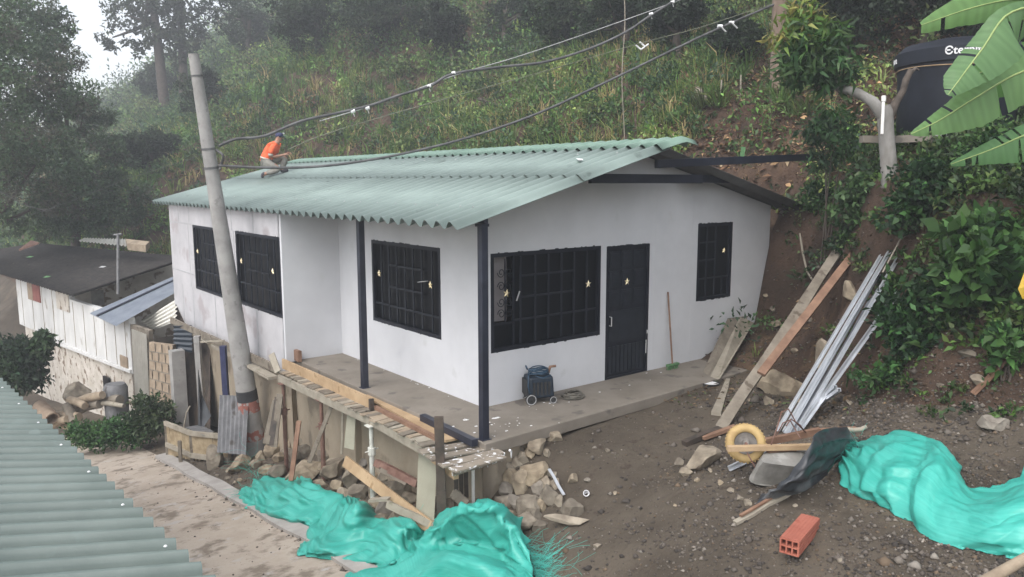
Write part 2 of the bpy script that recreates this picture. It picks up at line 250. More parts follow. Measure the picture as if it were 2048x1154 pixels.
# ------------------------------------------------------------------ mesh builder
def tag(o, label=None, cat=None, group=None, kind=None):
    if label: o['label'] = label
    if cat: o['category'] = cat
    if group: o['group'] = group
    if kind: o['kind'] = kind
    return o
def thing(name, loc, label, cat, group=None):
    o = bpy.data.objects.new(name, None); COL.objects.link(o); o.location = loc; o.empty_display_size = .2
    return tag(o, label, cat, group)
class MB:
    def __init__(s): s.v = []; s.f = []
    def add(s, vs, fs):
        b = len(s.v); s.v += [tuple(v) for v in vs]; s.f += [tuple(i+b for i in f) for f in fs]; return s
    def box(s, lo, hi):
        x0,y0,z0 = lo; x1,y1,z1 = hi
        return s.add([(x0,y0,z0),(x1,y0,z0),(x1,y1,z0),(x0,y1,z0),(x0,y0,z1),(x1,y0,z1),(x1,y1,z1),(x0,y1,z1)],
                     [(0,3,2,1),(4,5,6,7),(0,1,5,4),(1,2,6,5),(2,3,7,6),(3,0,4,7)])
    def beam(s, p, q, w, h, up=(0,0,1), w2=None, h2=None, n=1, wob=0.0):
        p = Vector(p); q = Vector(q); d = (q-p).normalized(); u = Vector(up)
        if abs(d.dot(u)) > .98: u = Vector((1,0,0))
        r = d.cross(u).normalized(); u = r.cross(d).normalized(); w2 = w if w2 is None else w2; h2 = h if h2 is None else h2
        vs = []; 
        for i in range(n+1):
            t = i/n; c = p.lerp(q, t); ww = w+(w2-w)*t; hh = h+(h2-h)*t
            if wob and 0 < i < n: c = c + r*random.uniform(-wob, wob) + u*random.uniform(-wob, wob); ww *= random.uniform(.93, 1.07); hh *= random.uniform(.93, 1.07)
            for a, b in ((-1,-1),(1,-1),(1,1),(-1,1)): vs.append(c + r*(a*ww/2) + u*(b*hh/2))
        fs = [(0,1,2,3), (4*n+3,4*n+2,4*n+1,4*n)]
        for i in range(n):
            for j in range(4): a = 4*i+j; b = 4*i+(j+1) % 4; fs.append((b, a, a+4, b+4))
        return s.add(vs, fs)
    def tube(s, pts, rad, seg=8, cap=True, closed=False):
        pts = [Vector(p) for p in pts]; n = len(pts); rad = list(rad) if hasattr(rad, '__len__') else [rad]*n; vs = []; prev = None
        for i in range(n):
            if closed: d = (pts[(i+1) % n]-pts[i-1]).normalized()
            else: d = (pts[min(i+1, n-1)]-pts[max(i-1, 0)]).normalized()
            if prev is None:
                u = Vector((0,0,1)) if abs(d.z) < .9 else Vector((1,0,0)); r = d.cross(u).normalized()
            else:
                r = (prev - d*prev.dot(d)); r = r.normalized() if r.length > 1e-6 else d.cross(Vector((0,0,1))).normalized()
            prev = r; u = r.cross(d)
            for k in range(seg): a = 2*math.pi*k/seg; vs.append(pts[i] + r*(math.cos(a)*rad[i]) + u*(math.sin(a)*rad[i]))
        fs = []
        for i in range(n if closed else n-1):
            for k in range(seg):
                a = i*seg+k; b = i*seg+(k+1) % seg; c = ((i+1) % n)*seg; fs.append((a, b, c+(k+1) % seg, c+k))
        if cap and not closed: fs.append(tuple(range(seg-1, -1, -1))); fs.append(tuple((n-1)*seg+k for k in range(seg)))
        return s.add(vs, fs)
    def disc_ring(s, c, axis, prof, seg=24):
        """lathe: prof = [(radius, offset along axis)]"""
        c = Vector(c); ax = Vector(axis).normalized(); u = ax.cross(Vector((0,0,1)) if abs(ax.z) < .9 else Vector((1,0,0))).normalized(); w = ax.cross(u); vs = []
        for r, h in prof:
            for k in range(seg): a = 2*math.pi*k/seg; vs.append(c + ax*h + u*(r*math.cos(a)) + w*(r*math.sin(a)))
        fs = []
        for i in range(len(prof)-1):
            for k in range(seg): a = i*seg+k; b = i*seg+(k+1) % seg; fs.append((a, b, b+seg, a+seg))
        return s.add(vs, fs)
    def prism(s, poly, dirv):
        n = len(poly); d = Vector(dirv); vs = [Vector(p) for p in poly] + [Vector(p)+d for p in poly]
        fs = [tuple(range(n-1, -1, -1)), tuple(range(n, 2*n))] + [(i, (i+1) % n, (i+1) % n+n, i+n) for i in range(n)]
        return s.add(vs, fs)
    def build(s, name, mat, parent=None, origin=None, smooth=False, bevel=0.0):
        me = bpy.data.meshes.new(name)
        if parent is not None:
            o0 = Vector(parent.location); pp = parent.parent
            while pp: o0 = o0 + Vector(pp.location); pp = pp.parent
        elif origin is not None: o0 = Vector(origin)
        else:
            a = np.array([tuple(v) for v in s.v]); o0 = Vector(((a[:,0].min()+a[:,0].max())/2, (a[:,1].min()+a[:,1].max())/2, a[:,2].min()))
        me.from_pydata([tuple(Vector(v)-o0) for v in s.v], [], s.f); me.validate(); me.update()
        bm = bmesh.new(); bm.from_mesh(me); bmesh.ops.recalc_face_normals(bm, faces=bm.faces); bm.to_mesh(me); bm.free()
        if smooth:
            me.polygons.foreach_set('use_smooth', [True]*len(me.polygons))
        me.materials.append(mat); o = bpy.data.objects.new(name, me); COL.objects.link(o)
        if smooth == 'auto':
            try: me.set_sharp_from_angle(angle=math.radians(40))
            except Exception: pass
        if bevel:
            md = o.modifiers.new('bevel', 'BEVEL'); md.width = bevel; md.segments = 2; md.limit_method = 'ANGLE'
        if parent is not None: o.parent = parent
        else: o.location = o0
        return o
def arr_obj(name, V, F, mat, cols=None, parent=None, origin=(0,0,0), smooth=False, uv=None):
    """object straight from numpy arrays; F is (n,3) or (n,4)"""
    me = bpy.data.meshes.new(name); V = np.asarray(V, float) - np.array(origin)[None]
    F = np.asarray(F, np.int32); n, k = F.shape
    me.vertices.add(len(V)); me.vertices.foreach_set('co', V.astype(np.float32).ravel())
    me.loops.add(n*k); me.loops.foreach_set('vertex_index', F.ravel())
    me.polygons.add(n); me.polygons.foreach_set('loop_start', np.arange(0, n*k, k, dtype=np.int32)); me.polygons.foreach_set('loop_total', np.full(n, k, np.int32))
    if smooth: me.polygons.foreach_set('use_smooth', np.ones(n, bool))
    me.update(calc_edges=True)
    if cols is not None:
        a = me.color_attributes.new('col', 'FLOAT_COLOR', 'POINT'); c = np.ones((len(V), 4), np.float32); c[:, :3] = cols; a.data.foreach_set('color', c.ravel())
    if uv is not None:
        l = me.uv_layers.new(name='uv'); l.data.foreach_set('uv', np.asarray(uv, np.float32)[F.ravel()].ravel())
    me.materials.append(mat); o = bpy.data.objects.new(name, me); COL.objects.link(o)
    if parent is not None: o.parent = parent
    else: o.location = origin
    return o

# ------------------------------------------------------------------ ground, road, hillside
def ysteps():
    a = np.concatenate([np.arange(-14, 13.5, .16), np.arange(13.5, 40, .5), np.arange(40, 111, 2.5)])
    return np.unique(np.concatenate([a, SY]))
def sheet(name, k0, k1, subs, mat, kind='structure'):
    ys = ysteps(); kx, kz = keys_at(ys); xs = []
    for k in range(k0, k1):
        t = np.arange(subs[k-k0])/subs[k-k0]
        if k == NK-2: t = t**2
        xs.append(kx[:, k:k+1] + (kx[:, k+1:k+2]-kx[:, k:k+1])*t[None])
    xs.append(kx[:, k1:k1+1]); X = np.concatenate(xs, 1); Y = np.repeat(ys[:, None], X.shape[1], 1)
    Z = groundv(X.ravel(), Y.ravel()).reshape(X.shape)
    V = np.stack([X, Y, Z], -1).reshape(-1, 3); r, c = X.shape
    i = np.arange(r*c).reshape(r, c); F = np.stack([i[:-1,:-1], i[:-1,1:], i[1:,1:], i[1:,:-1]], -1).reshape(-1, 4)
    return tag(arr_obj(name, V, F, mat, smooth=True), kind=kind)
def groundmat(name, cols, scales, bump=1.0, bs=12, peb=None, dist=.04):
    m, nt, b = new_mat(name); L = nt.links.new; tc = nt.nodes.new('ShaderNodeTexCoord')
    prev = None
    for (ca, cb, s, lo, hi) in cols:
        n = nt.nodes.new('ShaderNodeTexNoise'); n.inputs['Scale'].default_value = s; n.inputs['Detail'].default_value = 9; n.inputs['Roughness'].default_value = .65; L(tc.outputs['Object'], n.inputs['Vector'])
        r = nt.nodes.new('ShaderNodeValToRGB'); r.color_ramp.elements[0].position = lo; r.color_ramp.elements[1].position = hi; L(n.outputs['Fac'], r.inputs['Fac'])
        if prev is None:
            r.color_ramp.elements[0].color = (*ca, 1); r.color_ramp.elements[1].color = (*cb, 1); prev = r.outputs[0]
        else:
            mx = nt.nodes.new('ShaderNodeMix'); mx.data_type = 'RGBA'; L(r.outputs[0], mx.inputs['Factor']); L(prev, mx.inputs['A']); mx.inputs['B'].default_value = (*ca, 1); prev = mx.outputs['Result']
    L(prev, b.inputs['Base Color']); b.inputs['Roughness'].default_value = .95; b.inputs['Specular IOR Level'].default_value = .2
    nb = nt.nodes.new('ShaderNodeTexNoise'); nb.inputs['Scale'].default_value = bs; nb.inputs['Detail'].default_value = 12; nb.inputs['Roughness'].default_value = .7; L(tc.outputs['Object'], nb.inputs['Vector'])
    bp = nt.nodes.new('ShaderNodeBump'); bp.inputs['Strength'].default_value = bump; bp.inputs['Distance'].default_value = dist; L(nb.outputs['Fac'], bp.inputs['Height']); L(bp.outputs[0], b.inputs['Normal'])
    return m
M['road'] = groundmat('worn_dusty_concrete_road', [((.34,.285,.23), (.44,.38,.32), 1.3, .35, .6), ((.20,.165,.13), None, 2.6, .5, .62), ((.40,.37,.345), None, 3.4, .58, .68), ((.235,.20,.165), None, 7, .66, .72)], None, .5, 9, dist=.03)
M['dirt'] = groundmat('dark_gravelly_dirt', [((.068,.055,.042), (.112,.092,.071), 1.1, .35, .6), ((.155,.122,.088), None, .7, .54, .68), ((.06,.045,.035), None, 5, .6, .68)], None, 1.0, 14)
M['earth'] = groundmat('red_brown_cut_earth', [((.05,.034,.025), (.10,.064,.045), .9, .35, .6), ((.16,.105,.065), None, .6, .57, .68), ((.045,.032,.024), None, 3.5, .55, .66)], None, 1.0, 8, dist=.08)
sheet('road', 0, 2, (6, 26), M['road'])
sheet('ground', 2, 7, (8, 4, 12, 18, 14), M['dirt'])
sheet('hillside', 7, NK-1, (14, 14, 12, 10, 60), M['earth'])
# ------------------------------------------------------------------ the white house
def corr(name, path, y0, y1, pitch, amp, mat, parent=None, thick=.006, lift=0.0, seg=10, phase=0.0, dirn=None, org=None, tag_=None):
    """corrugated sheet; path = [(x, z), ...] up the slope, waves run across y.  dirn/org: optional frame (ex, ey) in plan"""
    n = int(round((y1-y0)/pitch*seg)); ys = np.linspace(y0, y1, n+1); P = np.array(path, float)
    T = np.gradient(P, axis=0); T /= np.linalg.norm(T, axis=1)[:, None]; N = np.stack([-T[:, 1], T[:, 0]], 1); N *= np.sign(N[:, 1:2]+1e-9)
    w = np.cos(2*np.pi*(ys-y0)/pitch + phase)*amp; V = []
    for off in (lift+thick/2, lift-thick/2):
        X = P[:, 0][:, None] + N[:, 0][:, None]*(w+off)[None]; Z = P[:, 1][:, None] + N[:, 1][:, None]*(w+off)[None]
        Y = np.repeat(ys[None], len(P), 0); V.append(np.stack([X, Y, Z], -1).reshape(-1, 3))
    r, c = len(P), n+1; i = np.arange(r*c).reshape(r, c); j = i + r*c
    F = [np.stack([i[:-1,:-1], i[:-1,1:], i[1:,1:], i[1:,:-1]], -1).reshape(-1, 4), np.stack([j[:-1,:-1], j[1:,:-1], j[1:,1:], j[:-1,1:]], -1).reshape(-1, 4)]
    for a, b in ((i[0], j[0]), (i[-1], j[-1]), (i[:, 0], j[:, 0]), (i[:, -1], j[:, -1])): F.append(np.stack([a[:-1], a[1:], b[1:], b[:-1]], -1))
    V = np.concatenate(V)
    if dirn is not None:
        ex, ey = np.array(dirn[0]), np.array(dirn[1]); V = np.stack([org[0]+V[:, 0]*ex[0]+V[:, 1]*ey[0], org[1]+V[:, 0]*ex[1]+V[:, 1]*ey[1], V[:, 2]], 1)
    F = np.concatenate(F)
    o0 = (0,0,0)
    if parent is not None:
        q = Vector(parent.location); pp = parent.parent
        while pp: q = q + Vector(pp.location); pp = pp.parent
        o0 = tuple(q); return arr_obj(name, V, F, mat, parent=parent, origin=o0, smooth=False)
    o0 = (V[:, 0].mean(), V[:, 1].mean(), V[:, 2].min()); return arr_obj(name, V, F, mat, origin=o0, smooth=False)

def holed_wall(mb, axis, fix, thick, u0, u1, z0, top, holes, brk=()):
    """wall in the plane axis=fix, body going towards +thick; top(u) gives its height; holes = (ua, ub, za, zb)"""
    us = sorted(set([u0, u1] + [h[0] for h in holes] + [h[1] for h in holes] + list(brk)))
    def P(u, z, d): return (fix+d, u, z) if axis == 'x' else (u, fix+d, z)
    for a, b in zip(us[:-1], us[1:]):
        cuts = sorted([(h[2], h[3]) for h in holes if h[0] <= a+1e-6 and h[1] >= b-1e-6]); z = z0; spans = []
        for c in cuts: spans.append((z, c[0])); z = c[1]
        spans.append((z, None))
        for lo, hi in spans:
            ta, tb = (top(a), top(b)) if hi is None else (hi, hi)
            for d in (0, thick): mb.add([P(a,lo,d), P(b,lo,d), P(b,tb,d), P(a,ta,d)], [(0,1,2,3)])
            if hi is None: mb.add([P(a,ta,0), P(b,tb,0), P(b,tb,thick), P(a,ta,thick)], [(0,1,2,3)])
    for (a, b, c, d) in holes:
        mb.add([P(a,c,0), P(b,c,0), P(b,d,0), P(a,d,0), P(a,c,thick), P(b,c,thick), P(b,d,thick), P(a,d,thick)], [(0,1,5,4), (1,2,6,5), (2,3,7,6), (3,0,4,7)])
    for u in (u0, u1): mb.add([P(u,z0,0), P(u,top(u),0), P(u,top(u),thick), P(u,z0,thick)], [(0,1,2,3)])

house = thing('house', (0, 0, 0), 'white single storey house with green corrugated roof and black barred windows', 'house')
RX, RZ = 2.6, 3.603
def zl(x): return 2.56 + .2745*(x+1.2)
def zrt(x): return RZ - .245*(x-RX)
def ztop(u): return (zl(u) if u < RX else zrt(u)) - .045
winD = (.133, 2.195, .733, 2.09); door = (2.317, 3.278, 0.0, 2.068); winE = (4.47, 5.42, 1.02, 2.335)
winC = (1.028, 3.084, .771, 2.106); winA = (4.36, 6.56, .735, 2.123); winB = (7.05, 9.30, .72, 2.12)
mb = MB(); holed_wall(mb, 'y', 0.0, .10, 0.0, 6.55, 0.0, ztop, [winD, door, winE], brk=(RX,)); mb.build('wall', M['white_wall'], house)
mb = MB(); holed_wall(mb, 'x', 0.003, .10, 0.1, 4.288, 0.0, lambda u: zl(0)-.045, [winC]); mb.build('wall', M['white_wall'], house)
mb = MB(); mb.box((-1.037, 4.288, -.02), (.1, 4.38, zl(-1)-.05)); mb.add([(-1.037,4.288,zl(-1)-.05),(.1,4.288,zl(-1)-.05),(.1,4.288,zl(.1)-.05)], [(0,1,2)]); mb.build('wall', M['white_wall'], house)
pw = MB(); holed_wall(pw, 'x', -1.037, .10, 4.385, 11.12, -.25, lambda u: zl(-1.037)-.045, [winA, winB]); pw = pw.build('panel_wall', M['panel_wall'], house)
JT = []                                                       # taped joints between the fibre-cement boards
for u in (5.6, 6.75, 8.0, 9.55, 10.35): JT += [((-1.041, u-.025, 2.128), (-1.0365, u+.025, 2.50)), ((-1.041, u-.025, -.24), (-1.0365, u+.025, .715))]
JT += [((-1.0415, 6.64, .74), (-1.037, 6.69, 2.12)), ((-1.0415, 6.94, .74), (-1.037, 6.99, 2.12)), ((-1.0415, 9.62, .72), (-1.037, 9.66, 2.1)),
       ((-1.043, 4.39, 2.13), (-1.039, 4.44, 2.5)), ((-1.043, 9.42, 1.0), (-1.039, 11.1, 1.03)), ((-1.043, 9.42, 2.11), (-1.039, 11.1, 2.14))]
for lo_, hi_ in JT: jn = MB(); jn.box(lo_, hi_); jn.build('joint_tape', M['joint'], pw)
mb = MB(); mb.box((6.5, .1, -.1), (6.6, 11.12, zrt(6.6)-.05)); mb.build('wall', M['white_wall'], house)
mb = MB(); mb.prism([(-1.0,11.13,-.25),(6.5,11.13,-.25),(6.5,11.13,zrt(6.5)-.05),(RX,11.13,RZ-.05),(-1.0,11.13,zl(-1)-.05)], (0,-.1,0)); mb.build('wall', M['white_wall'], house)
# faint board joints under the plaster of the front wall
mb = MB()
for u in (3.42, 4.34): mb.box((u-.012, -.002, .02), (u+.012, .001, 2.9))
mb.build('wall_joint', M['white_wall'], house)

def star(c, axis, r, parent):
    r *= .74
    c = Vector(c); n = Vector((-1,0,0)) if axis == 'x' else Vector((0,-1,0)); u = Vector((0,1,0)) if axis == 'x' else Vector((1,0,0)); a0 = random.uniform(-.2, .2); b = MB()
    pts = []
    for k in range(10):
        a = a0 + math.pi/2 + k*math.pi/5; rr = r if k % 2 == 0 else r*.40; pts.append(c + u*(math.cos(a)*rr) + Vector((0,0,1))*(math.sin(a)*rr))
    vs = pts + [c + n*.022, c - n*.008]
    b.add(vs, [(k, (k+1) % 10, 10) for k in range(10)] + [((k+1) % 10, k, 11) for k in range(10)])
    return b.build('star', M['gold'], parent)

def window(axis, fix, hole, grid, stars, label, frame=.055, flip=False, opened=None):
    """grid = list of ((u0,v0),(u1,v1)) in fractions, v from the top, u from the side that is left in the photo"""
    ua, ub, za, zb = hole
    def P(u, v, d):
        uu = (ub-(ub-ua)*u) if flip else ua+(ub-ua)*u; z = zb-(zb-za)*v
        return Vector((fix+d, uu, z)) if axis == 'x' else Vector((uu, fix+d, z))
    up = (1,0,0) if axis == 'x' else (0,1,0)
    fu, fv = frame/(ub-ua)/2, frame/(zb-za)/2; b = MB()
    for (p, q) in (((0,fv),(1,fv)), ((0,1-fv),(1,1-fv)), ((fu,2*fv),(fu,1-2*fv)), ((1-fu,2*fv),(1-fu,1-2*fv))): b.beam(P(*p,.022), P(*q,.022), frame, .05, up=up)
    fr = tag(b.build('window', M['black_steel'], house), label)
    g = MB()
    for n, (p, q) in enumerate(grid): g.beam(P(*p, .03+.0017*(n % 3)), P(*q, .03+.0017*(n % 3)), .026, .022, up=up)
    g.build('grille', M['grille'], fr)
    pn = MB(); x0 = .0
    if opened: x0 = opened
    pn.prism([P(x0,0,.07), P(1,0,.07), P(1,1,.07), P(x0,1,.07)], (Vector(up)*.012)); pn.build('pane', M['unlit_inside'], fr)
    for (u, v, r) in stars: star(P(u, v, -.006), axis, r, fr)
    return fr, P
GC = [((.25,.05),(.25,.95)),((.37,.05),(.37,.95)),((.49,.05),(.49,.95)),((.61,.05),(.61,.95)),((.73,.05),(.73,.95)),((.13,.05),(.13,.95)),((.87,.05),(.87,.95)),
      ((.25,.28),(.73,.28)),((.25,.54),(.73,.54)),((.03,.77),(.97,.77))]
GA = [((.17,.05),(.17,.95)),((.30,.05),(.30,.95)),((.43,.05),(.43,.95)),((.56,.05),(.56,.95)),((.70,.05),(.70,.95)),((.84,.05),(.84,.95)),
      ((.24,.26),(.72,.26)),((.24,.50),(.72,.50)),((.03,.70),(.97,.70))]
window('x', -1.037, winB, GA, [(.13,.40,.075),(.86,.40,.075)], 'far barred window of the grey panelled wall, partly behind the pole', flip=True)
window('x', -1.037, winA, GA, [(.13,.40,.085),(.84,.44,.085)], 'second barred window of the grey panelled wall, nearer the porch', flip=True)
wc, PC = window('x', 0.003, winC, GC, [(.12,.40,.085),(.87,.42,.085)], 'barred window of the white wall on the narrow porch side', flip=True)
b = MB(); b.beam(PC(.72,.41,-.01), PC(.84,.38,-.03), .05, .012); b.build('latch', M['grey_plastic'], wc)
GD = [((.26,.05),(.26,.95)),((.39,.05),(.39,.95)),((.51,.05),(.51,.95)),((.63,.05),(.63,.95)),((.75,.05),(.75,.95)),((.875,.05),(.875,.95)),
      ((.26,.25),(.75,.25)),((.26,.47),(.75,.47)),((.20,.70),(.97,.70))]
wd, PW = window('y', 0.0, winD, GD, [(.13,.41,.085),(.875,.41,.085)], 'wide front window with one open casement showing scroll ironwork', opened=.205)
b = MB(); b.prism([PW(.03,.04,.16), PW(.19,.04,.16), PW(.19,.71,.16), PW(.03,.71,.16)], (0,.02,0)); b.build('inner_wall', M['room_dark'], wd)
b = MB()                                                       # scroll ironwork in the open casement
def scroll(cx, cy, r, s, sv, turns=1.35):
    return [PW(cx + s*(r*(1-t*.72))*math.cos(t*turns*2*math.pi)*.36, cy + sv*(r*(1-t*.72))*math.sin(t*turns*2*math.pi)*.60, .03) for t in np.linspace(0, 1, 22)]
b.beam(PW(.13,.06,.03), PW(.13,.70,.03), .016, .016, up=(0,1,0))
for s in (-1, 1):
    for (cy, sv) in ((.20,1), (.34,-1), (.50,1), (.62,-1)): b.tube(scroll(.13+s*.032, cy, .085, s, sv), .006, 5)
b.beam(PW(.01,.72,.045), PW(.2,.72,.045), .03, .02, up=(0,1,0)); b.beam(PW(.205,.03,.045), PW(.205,.97,.045), .03, .03, up=(0,1,0))
b.build('scroll_ironwork', M['black_steel'], wd)
b = MB(); b.prism([PW(.0,.72,.075), PW(.205,.72,.075), PW(.205,1,.075), PW(.0,1,.075)], (0,.01,0)); b.build('pane', M['unlit_inside'], wd)
b = MB(); b.beam(PW(.215,.50,-.0), PW(.235,.40,-.02), .016, .016); b.build('latch', M['grey_plastic'], wd)
GE = [((.30,.05),(.30,.95)),((.55,.05),(.55,.95)),((.78,.70),(.78,.95)),((.05,.25),(.55,.25)),((.05,.48),(.55,.48)),((.05,.72),(.97,.72))]
we, PE = window('y', 0.0, winE, GE, [(.75,.37,.075)], 'small upright barred window at the hill end of the front wall')
# ragged paint edges: thin black smears overlapping the plaster round the openings
b = MB()
for (h, ax) in ((winD,'y'), (winE,'y'), (winC,'x'), (door,'y'), (winA,'x')):
    per = []
    for k in range(26):
        t = random.random(); z = h[3] if random.random() < .6 else h[2]; 
        if h is door: z = h[3]
        u = h[0] + (h[1]-h[0])*t*.97; w = random.uniform(.02, .12); hh = random.uniform(.004, .014); s = .0015 + .0007*(k % 4)
        if ax == 'y': b.box((u, -s, z-hh), (u+w*.6, .002, z+hh))
        else: b.box((({'x':0.003}['x'] if h is winC else -1.037)-s, u, z-hh), ((0.003 if h is winC else -1.037)+.002, u+w*.6, z+hh))
b.build('paint_edge', M['black_steel'], house)

# door
ua, ub, za, zb = door; d = MB(); d.box((ua+.045, .03, .03), (ub-.045, .07, zb-.045))
dr = tag(d.build('door', M['black_steel'], house), 'black steel front door with a gold star')
f = MB(); f.box((ua, -.004, .0), (ua+.05, .07, zb)); f.box((ub-.05, -.004, 0), (ub, .07, zb)); f.box((ua+.05, -.004, zb-.05), (ub-.05, .07, zb)); f.box((ua+.05,-.002,0), (ub-.05,.06,.03)); f.build('frame', M['black_steel'], dr)
f = MB()
for i in range(3):
    for j in range(3):
        x0 = ua+.09+i*.27; z0 = 1.13+j*.30; f.box((x0, .017, z0), (x0+.22, .034, z0+.25)); f.box((x0+.03, .009, z0+.03), (x0+.19, .02, z0+.22))
for i in range(9): f.box((ua+.09+i*.088, .017, .08), (ua+.155+i*.088, .034, .50))
f.box((ua+.09,.017,.58), (ub-.09,.034,1.06)); f.build('raised_panels', M['grille'], dr)
f = MB(); f.tube([(ua+.10,.02,.98),(ua+.10,-.03,.98),(ua+.10,-.03,.84),(ua+.10,.02,.84)], .009, 6); f.build('handle', M['grey_plastic'], dr)
star((ua+.46, -.0, 1.50), 'y', .085, dr)
f = MB(); f.box((ub-.05,-.0075,.30), (ub-.035,-.003,.52)); f.box((ub-.03,-.0075,.62), (ub-.012,-.003,.68)); f.build('plaster_smear', M['chalk'], dr)

# porch slab, foundation, posts, beams
sb = MB(); sb.prism([(-.85,-1.2,-.15),(4.75,-.99,-.15),(4.75,.05,-.15),(6.5,.05,-.15),(6.5,11.05,-.15),(-1.0,11.05,-.15),(-1.0,4.3,-.15),(-.85,4.3,-.15)], (0,0,.15))
sb.build('porch_slab', M['concrete'], house, bevel=.012)
def rough_wall(name, mat, parent, p, q, ztp, zb0, zb1, thick, amp=.03, step=.07):
    p = np.array(p, float); q = np.array(q, float); Lw = np.linalg.norm(q-p); n = max(2, int(Lw/step)); m = 30; d = (q-p)/Lw; nn = np.array([d[1], -d[0]])
    V = []; 
    for side in (0, 1):
        for i in range(n+1):
            t = i/n; zb = zb0+(zb1-zb0)*t
            for j in range(m+1):
                z = zb + (ztp-zb)*j/m; s = t*Lw
                o = amp*(vnoise(np.array([s*1.7+3]), np.array([z*2.1]))[0] + .5*vnoise(np.array([s*5.1]), np.array([z*4.7+2]))[0]) if side == 0 else -thick
                c = p + d*s + nn*o; V.append((c[0], c[1], z))
    V = np.array(V); i = np.arange((n+1)*(m+1)).reshape(n+1, m+1); j = i+(n+1)*(m+1)
    F = [np.stack([i[:-1,:-1], i[1:,:-1], i[1:,1:], i[:-1,1:]], -1).reshape(-1, 4), np.stack([j[:-1,:-1], j[:-1,1:], j[1:,1:], j[1:,:-1]], -1).reshape(-1, 4)]
    for a, b in ((i[0], j[0]), (i[-1], j[-1]), (i[:, -1], j[:, -1])): F.append(np.stack([a[:-1], a[1:], b[1:], b[:-1]], -1))
    o0 = (0,0,0) if parent is None else tuple(parent.location)
    return arr_obj(name, V, np.concatenate(F), mat, parent=parent, origin=o0, smooth=False)
rough_wall('foundation_wall', M['beige_wall'], house, (-.86,4.35), (-.83,-1.12), -.152, -3.2, -1.3, .35, .010)
rough_wall('foundation_wall', M['beige_wall'], house, (-.96,11.0), (-.94,4.352), -.26, -3.6, -3.0, .35, .008)
rough_wall('foundation_wall', M['beige_wall'], house, (-.82,-1.1), (1.2,-1.03), -.155, -1.6, -1.2, .3, .03)
for lo_, hi_ in (((-1.02, 4.6, -3.4), (-.9, 4.85, -.3)), ((-.96, 1.95, -2.6), (-.82, 2.35, -.2))): pd = MB(); pd.box(lo_, hi_); pd.build('foundation_pier', M['beige_wall'], house, bevel=.015)
for (x, y, zt, nm) in ((-.755, -1.046, zl(-.755)-.06, 'at the porch corner'), (-.778, 1.937, zl(-.778)-.06, 'halfway along the porch')):
    b = MB(); b.box((x-.045, y-.045, 0), (x+.045, y+.045, zt-.09)); b.box((x-.06, y-.05, zt-.09), (x+.06, y+.07, zt-.055)); b.box((x-.07,y-.07,0), (x+.07,y+.07,.008))
    tag(b.build('post', M['post_steel'], house, bevel=.004), 'square blue-black steel post ' + nm)
b = MB(); b.beam((-.755,-1.12,zl(-.755)-.085), (-.755,11.0,zl(-.755)-.085), .05, .055); b.build('eave_beam', M['post_steel'], house)
a0 = PY(1312, 328, -.9); a1 = PY(1626, 314, -.9); b = MB(); b.beam(a0, a1, .06, .115); b.build('beam', M['post_steel'], house, bevel=.004)
a0 = PY(1180, 357, -.62); a1 = PY(1402, 358, -.62); b = MB(); b.beam(a0, a1, .07, .13); tag(b.build('beam', M['post_steel'], house, bevel=.004), 'short black steel beam ending under the gable')
a0 = PY(1384, 357, -.32); a1 = PY(1456, 359, -.32); b = MB(); b.beam(a0, a1, .07, .12); b.build('beam', M['black_steel'], house)

# roof
PITCH = .2585; AMP = .044
rf = thing('roof', (0,0,0), None, None); del rf; 
EY0, EY1 = -1.17, 11.95
rmb = corr('roof', [(-1.2, zl(-1.2)), (-.2, zl(-.2)), (.86, zl(.86))], EY0, EY0+PITCH*51, PITCH, AMP, M['roof_green'], house, phase=math.pi)
corr('upper_sheets', [(.70, zl(.70)), (1.4, zl(1.4)), (2.32, zl(2.32))], EY0-.03, EY0-.03+PITCH*51, PITCH, AMP, M['roof_green'], rmb, lift=.010, phase=math.pi)
cap = [(2.10, zl(2.10)), (2.35, zl(2.35)-.002), (2.48, zl(2.48)-.006), (2.6, RZ-.02), (2.72, zrt(2.72)-.010), (2.84, zrt(2.84)-.002)]
corr('ridge_cap', cap, EY0-.07, EY0-.07+PITCH*51.2, PITCH, AMP, M['roof_ridge'], rmb, lift=.036, phase=math.pi+.5)
corr('back_sheets', [(2.62, zrt(2.62)-.005), (4.5, zrt(4.5)), (6.92, zrt(6.92))], -.5, -.5+PITCH*48, PITCH, AMP, M['roof_under'], rmb)
for i in range(26):
    y = EY0 + PITCH*(1+int(i*1.9)) + PITCH/2
    for x in ((-.7,) if i % 2 else (-.7, 1.7)):
        s = MB(); zz = zl(x)+AMP+.008+(.016 if x > .7 else 0); s.disc_ring((x,y,zz), (-.26,0,1), [(.0001,.012),(.009,.009),(.012,0)], 6); s.build('screw', M['grey_plastic'], rmb)
s = MB(); q = PY(1157, 327, -.4); q.z = zl(q.x)+AMP+.03; s.add([q, q+Vector((.06,.12,.03)), q+Vector((.12,.05,.02)), q+Vector((.05,-.04,0))], [(0,1,2,3)])
tag(s.build('plastic_scrap', M['tape'], None), 'small white scrap lying high on the green roof', 'scrap')

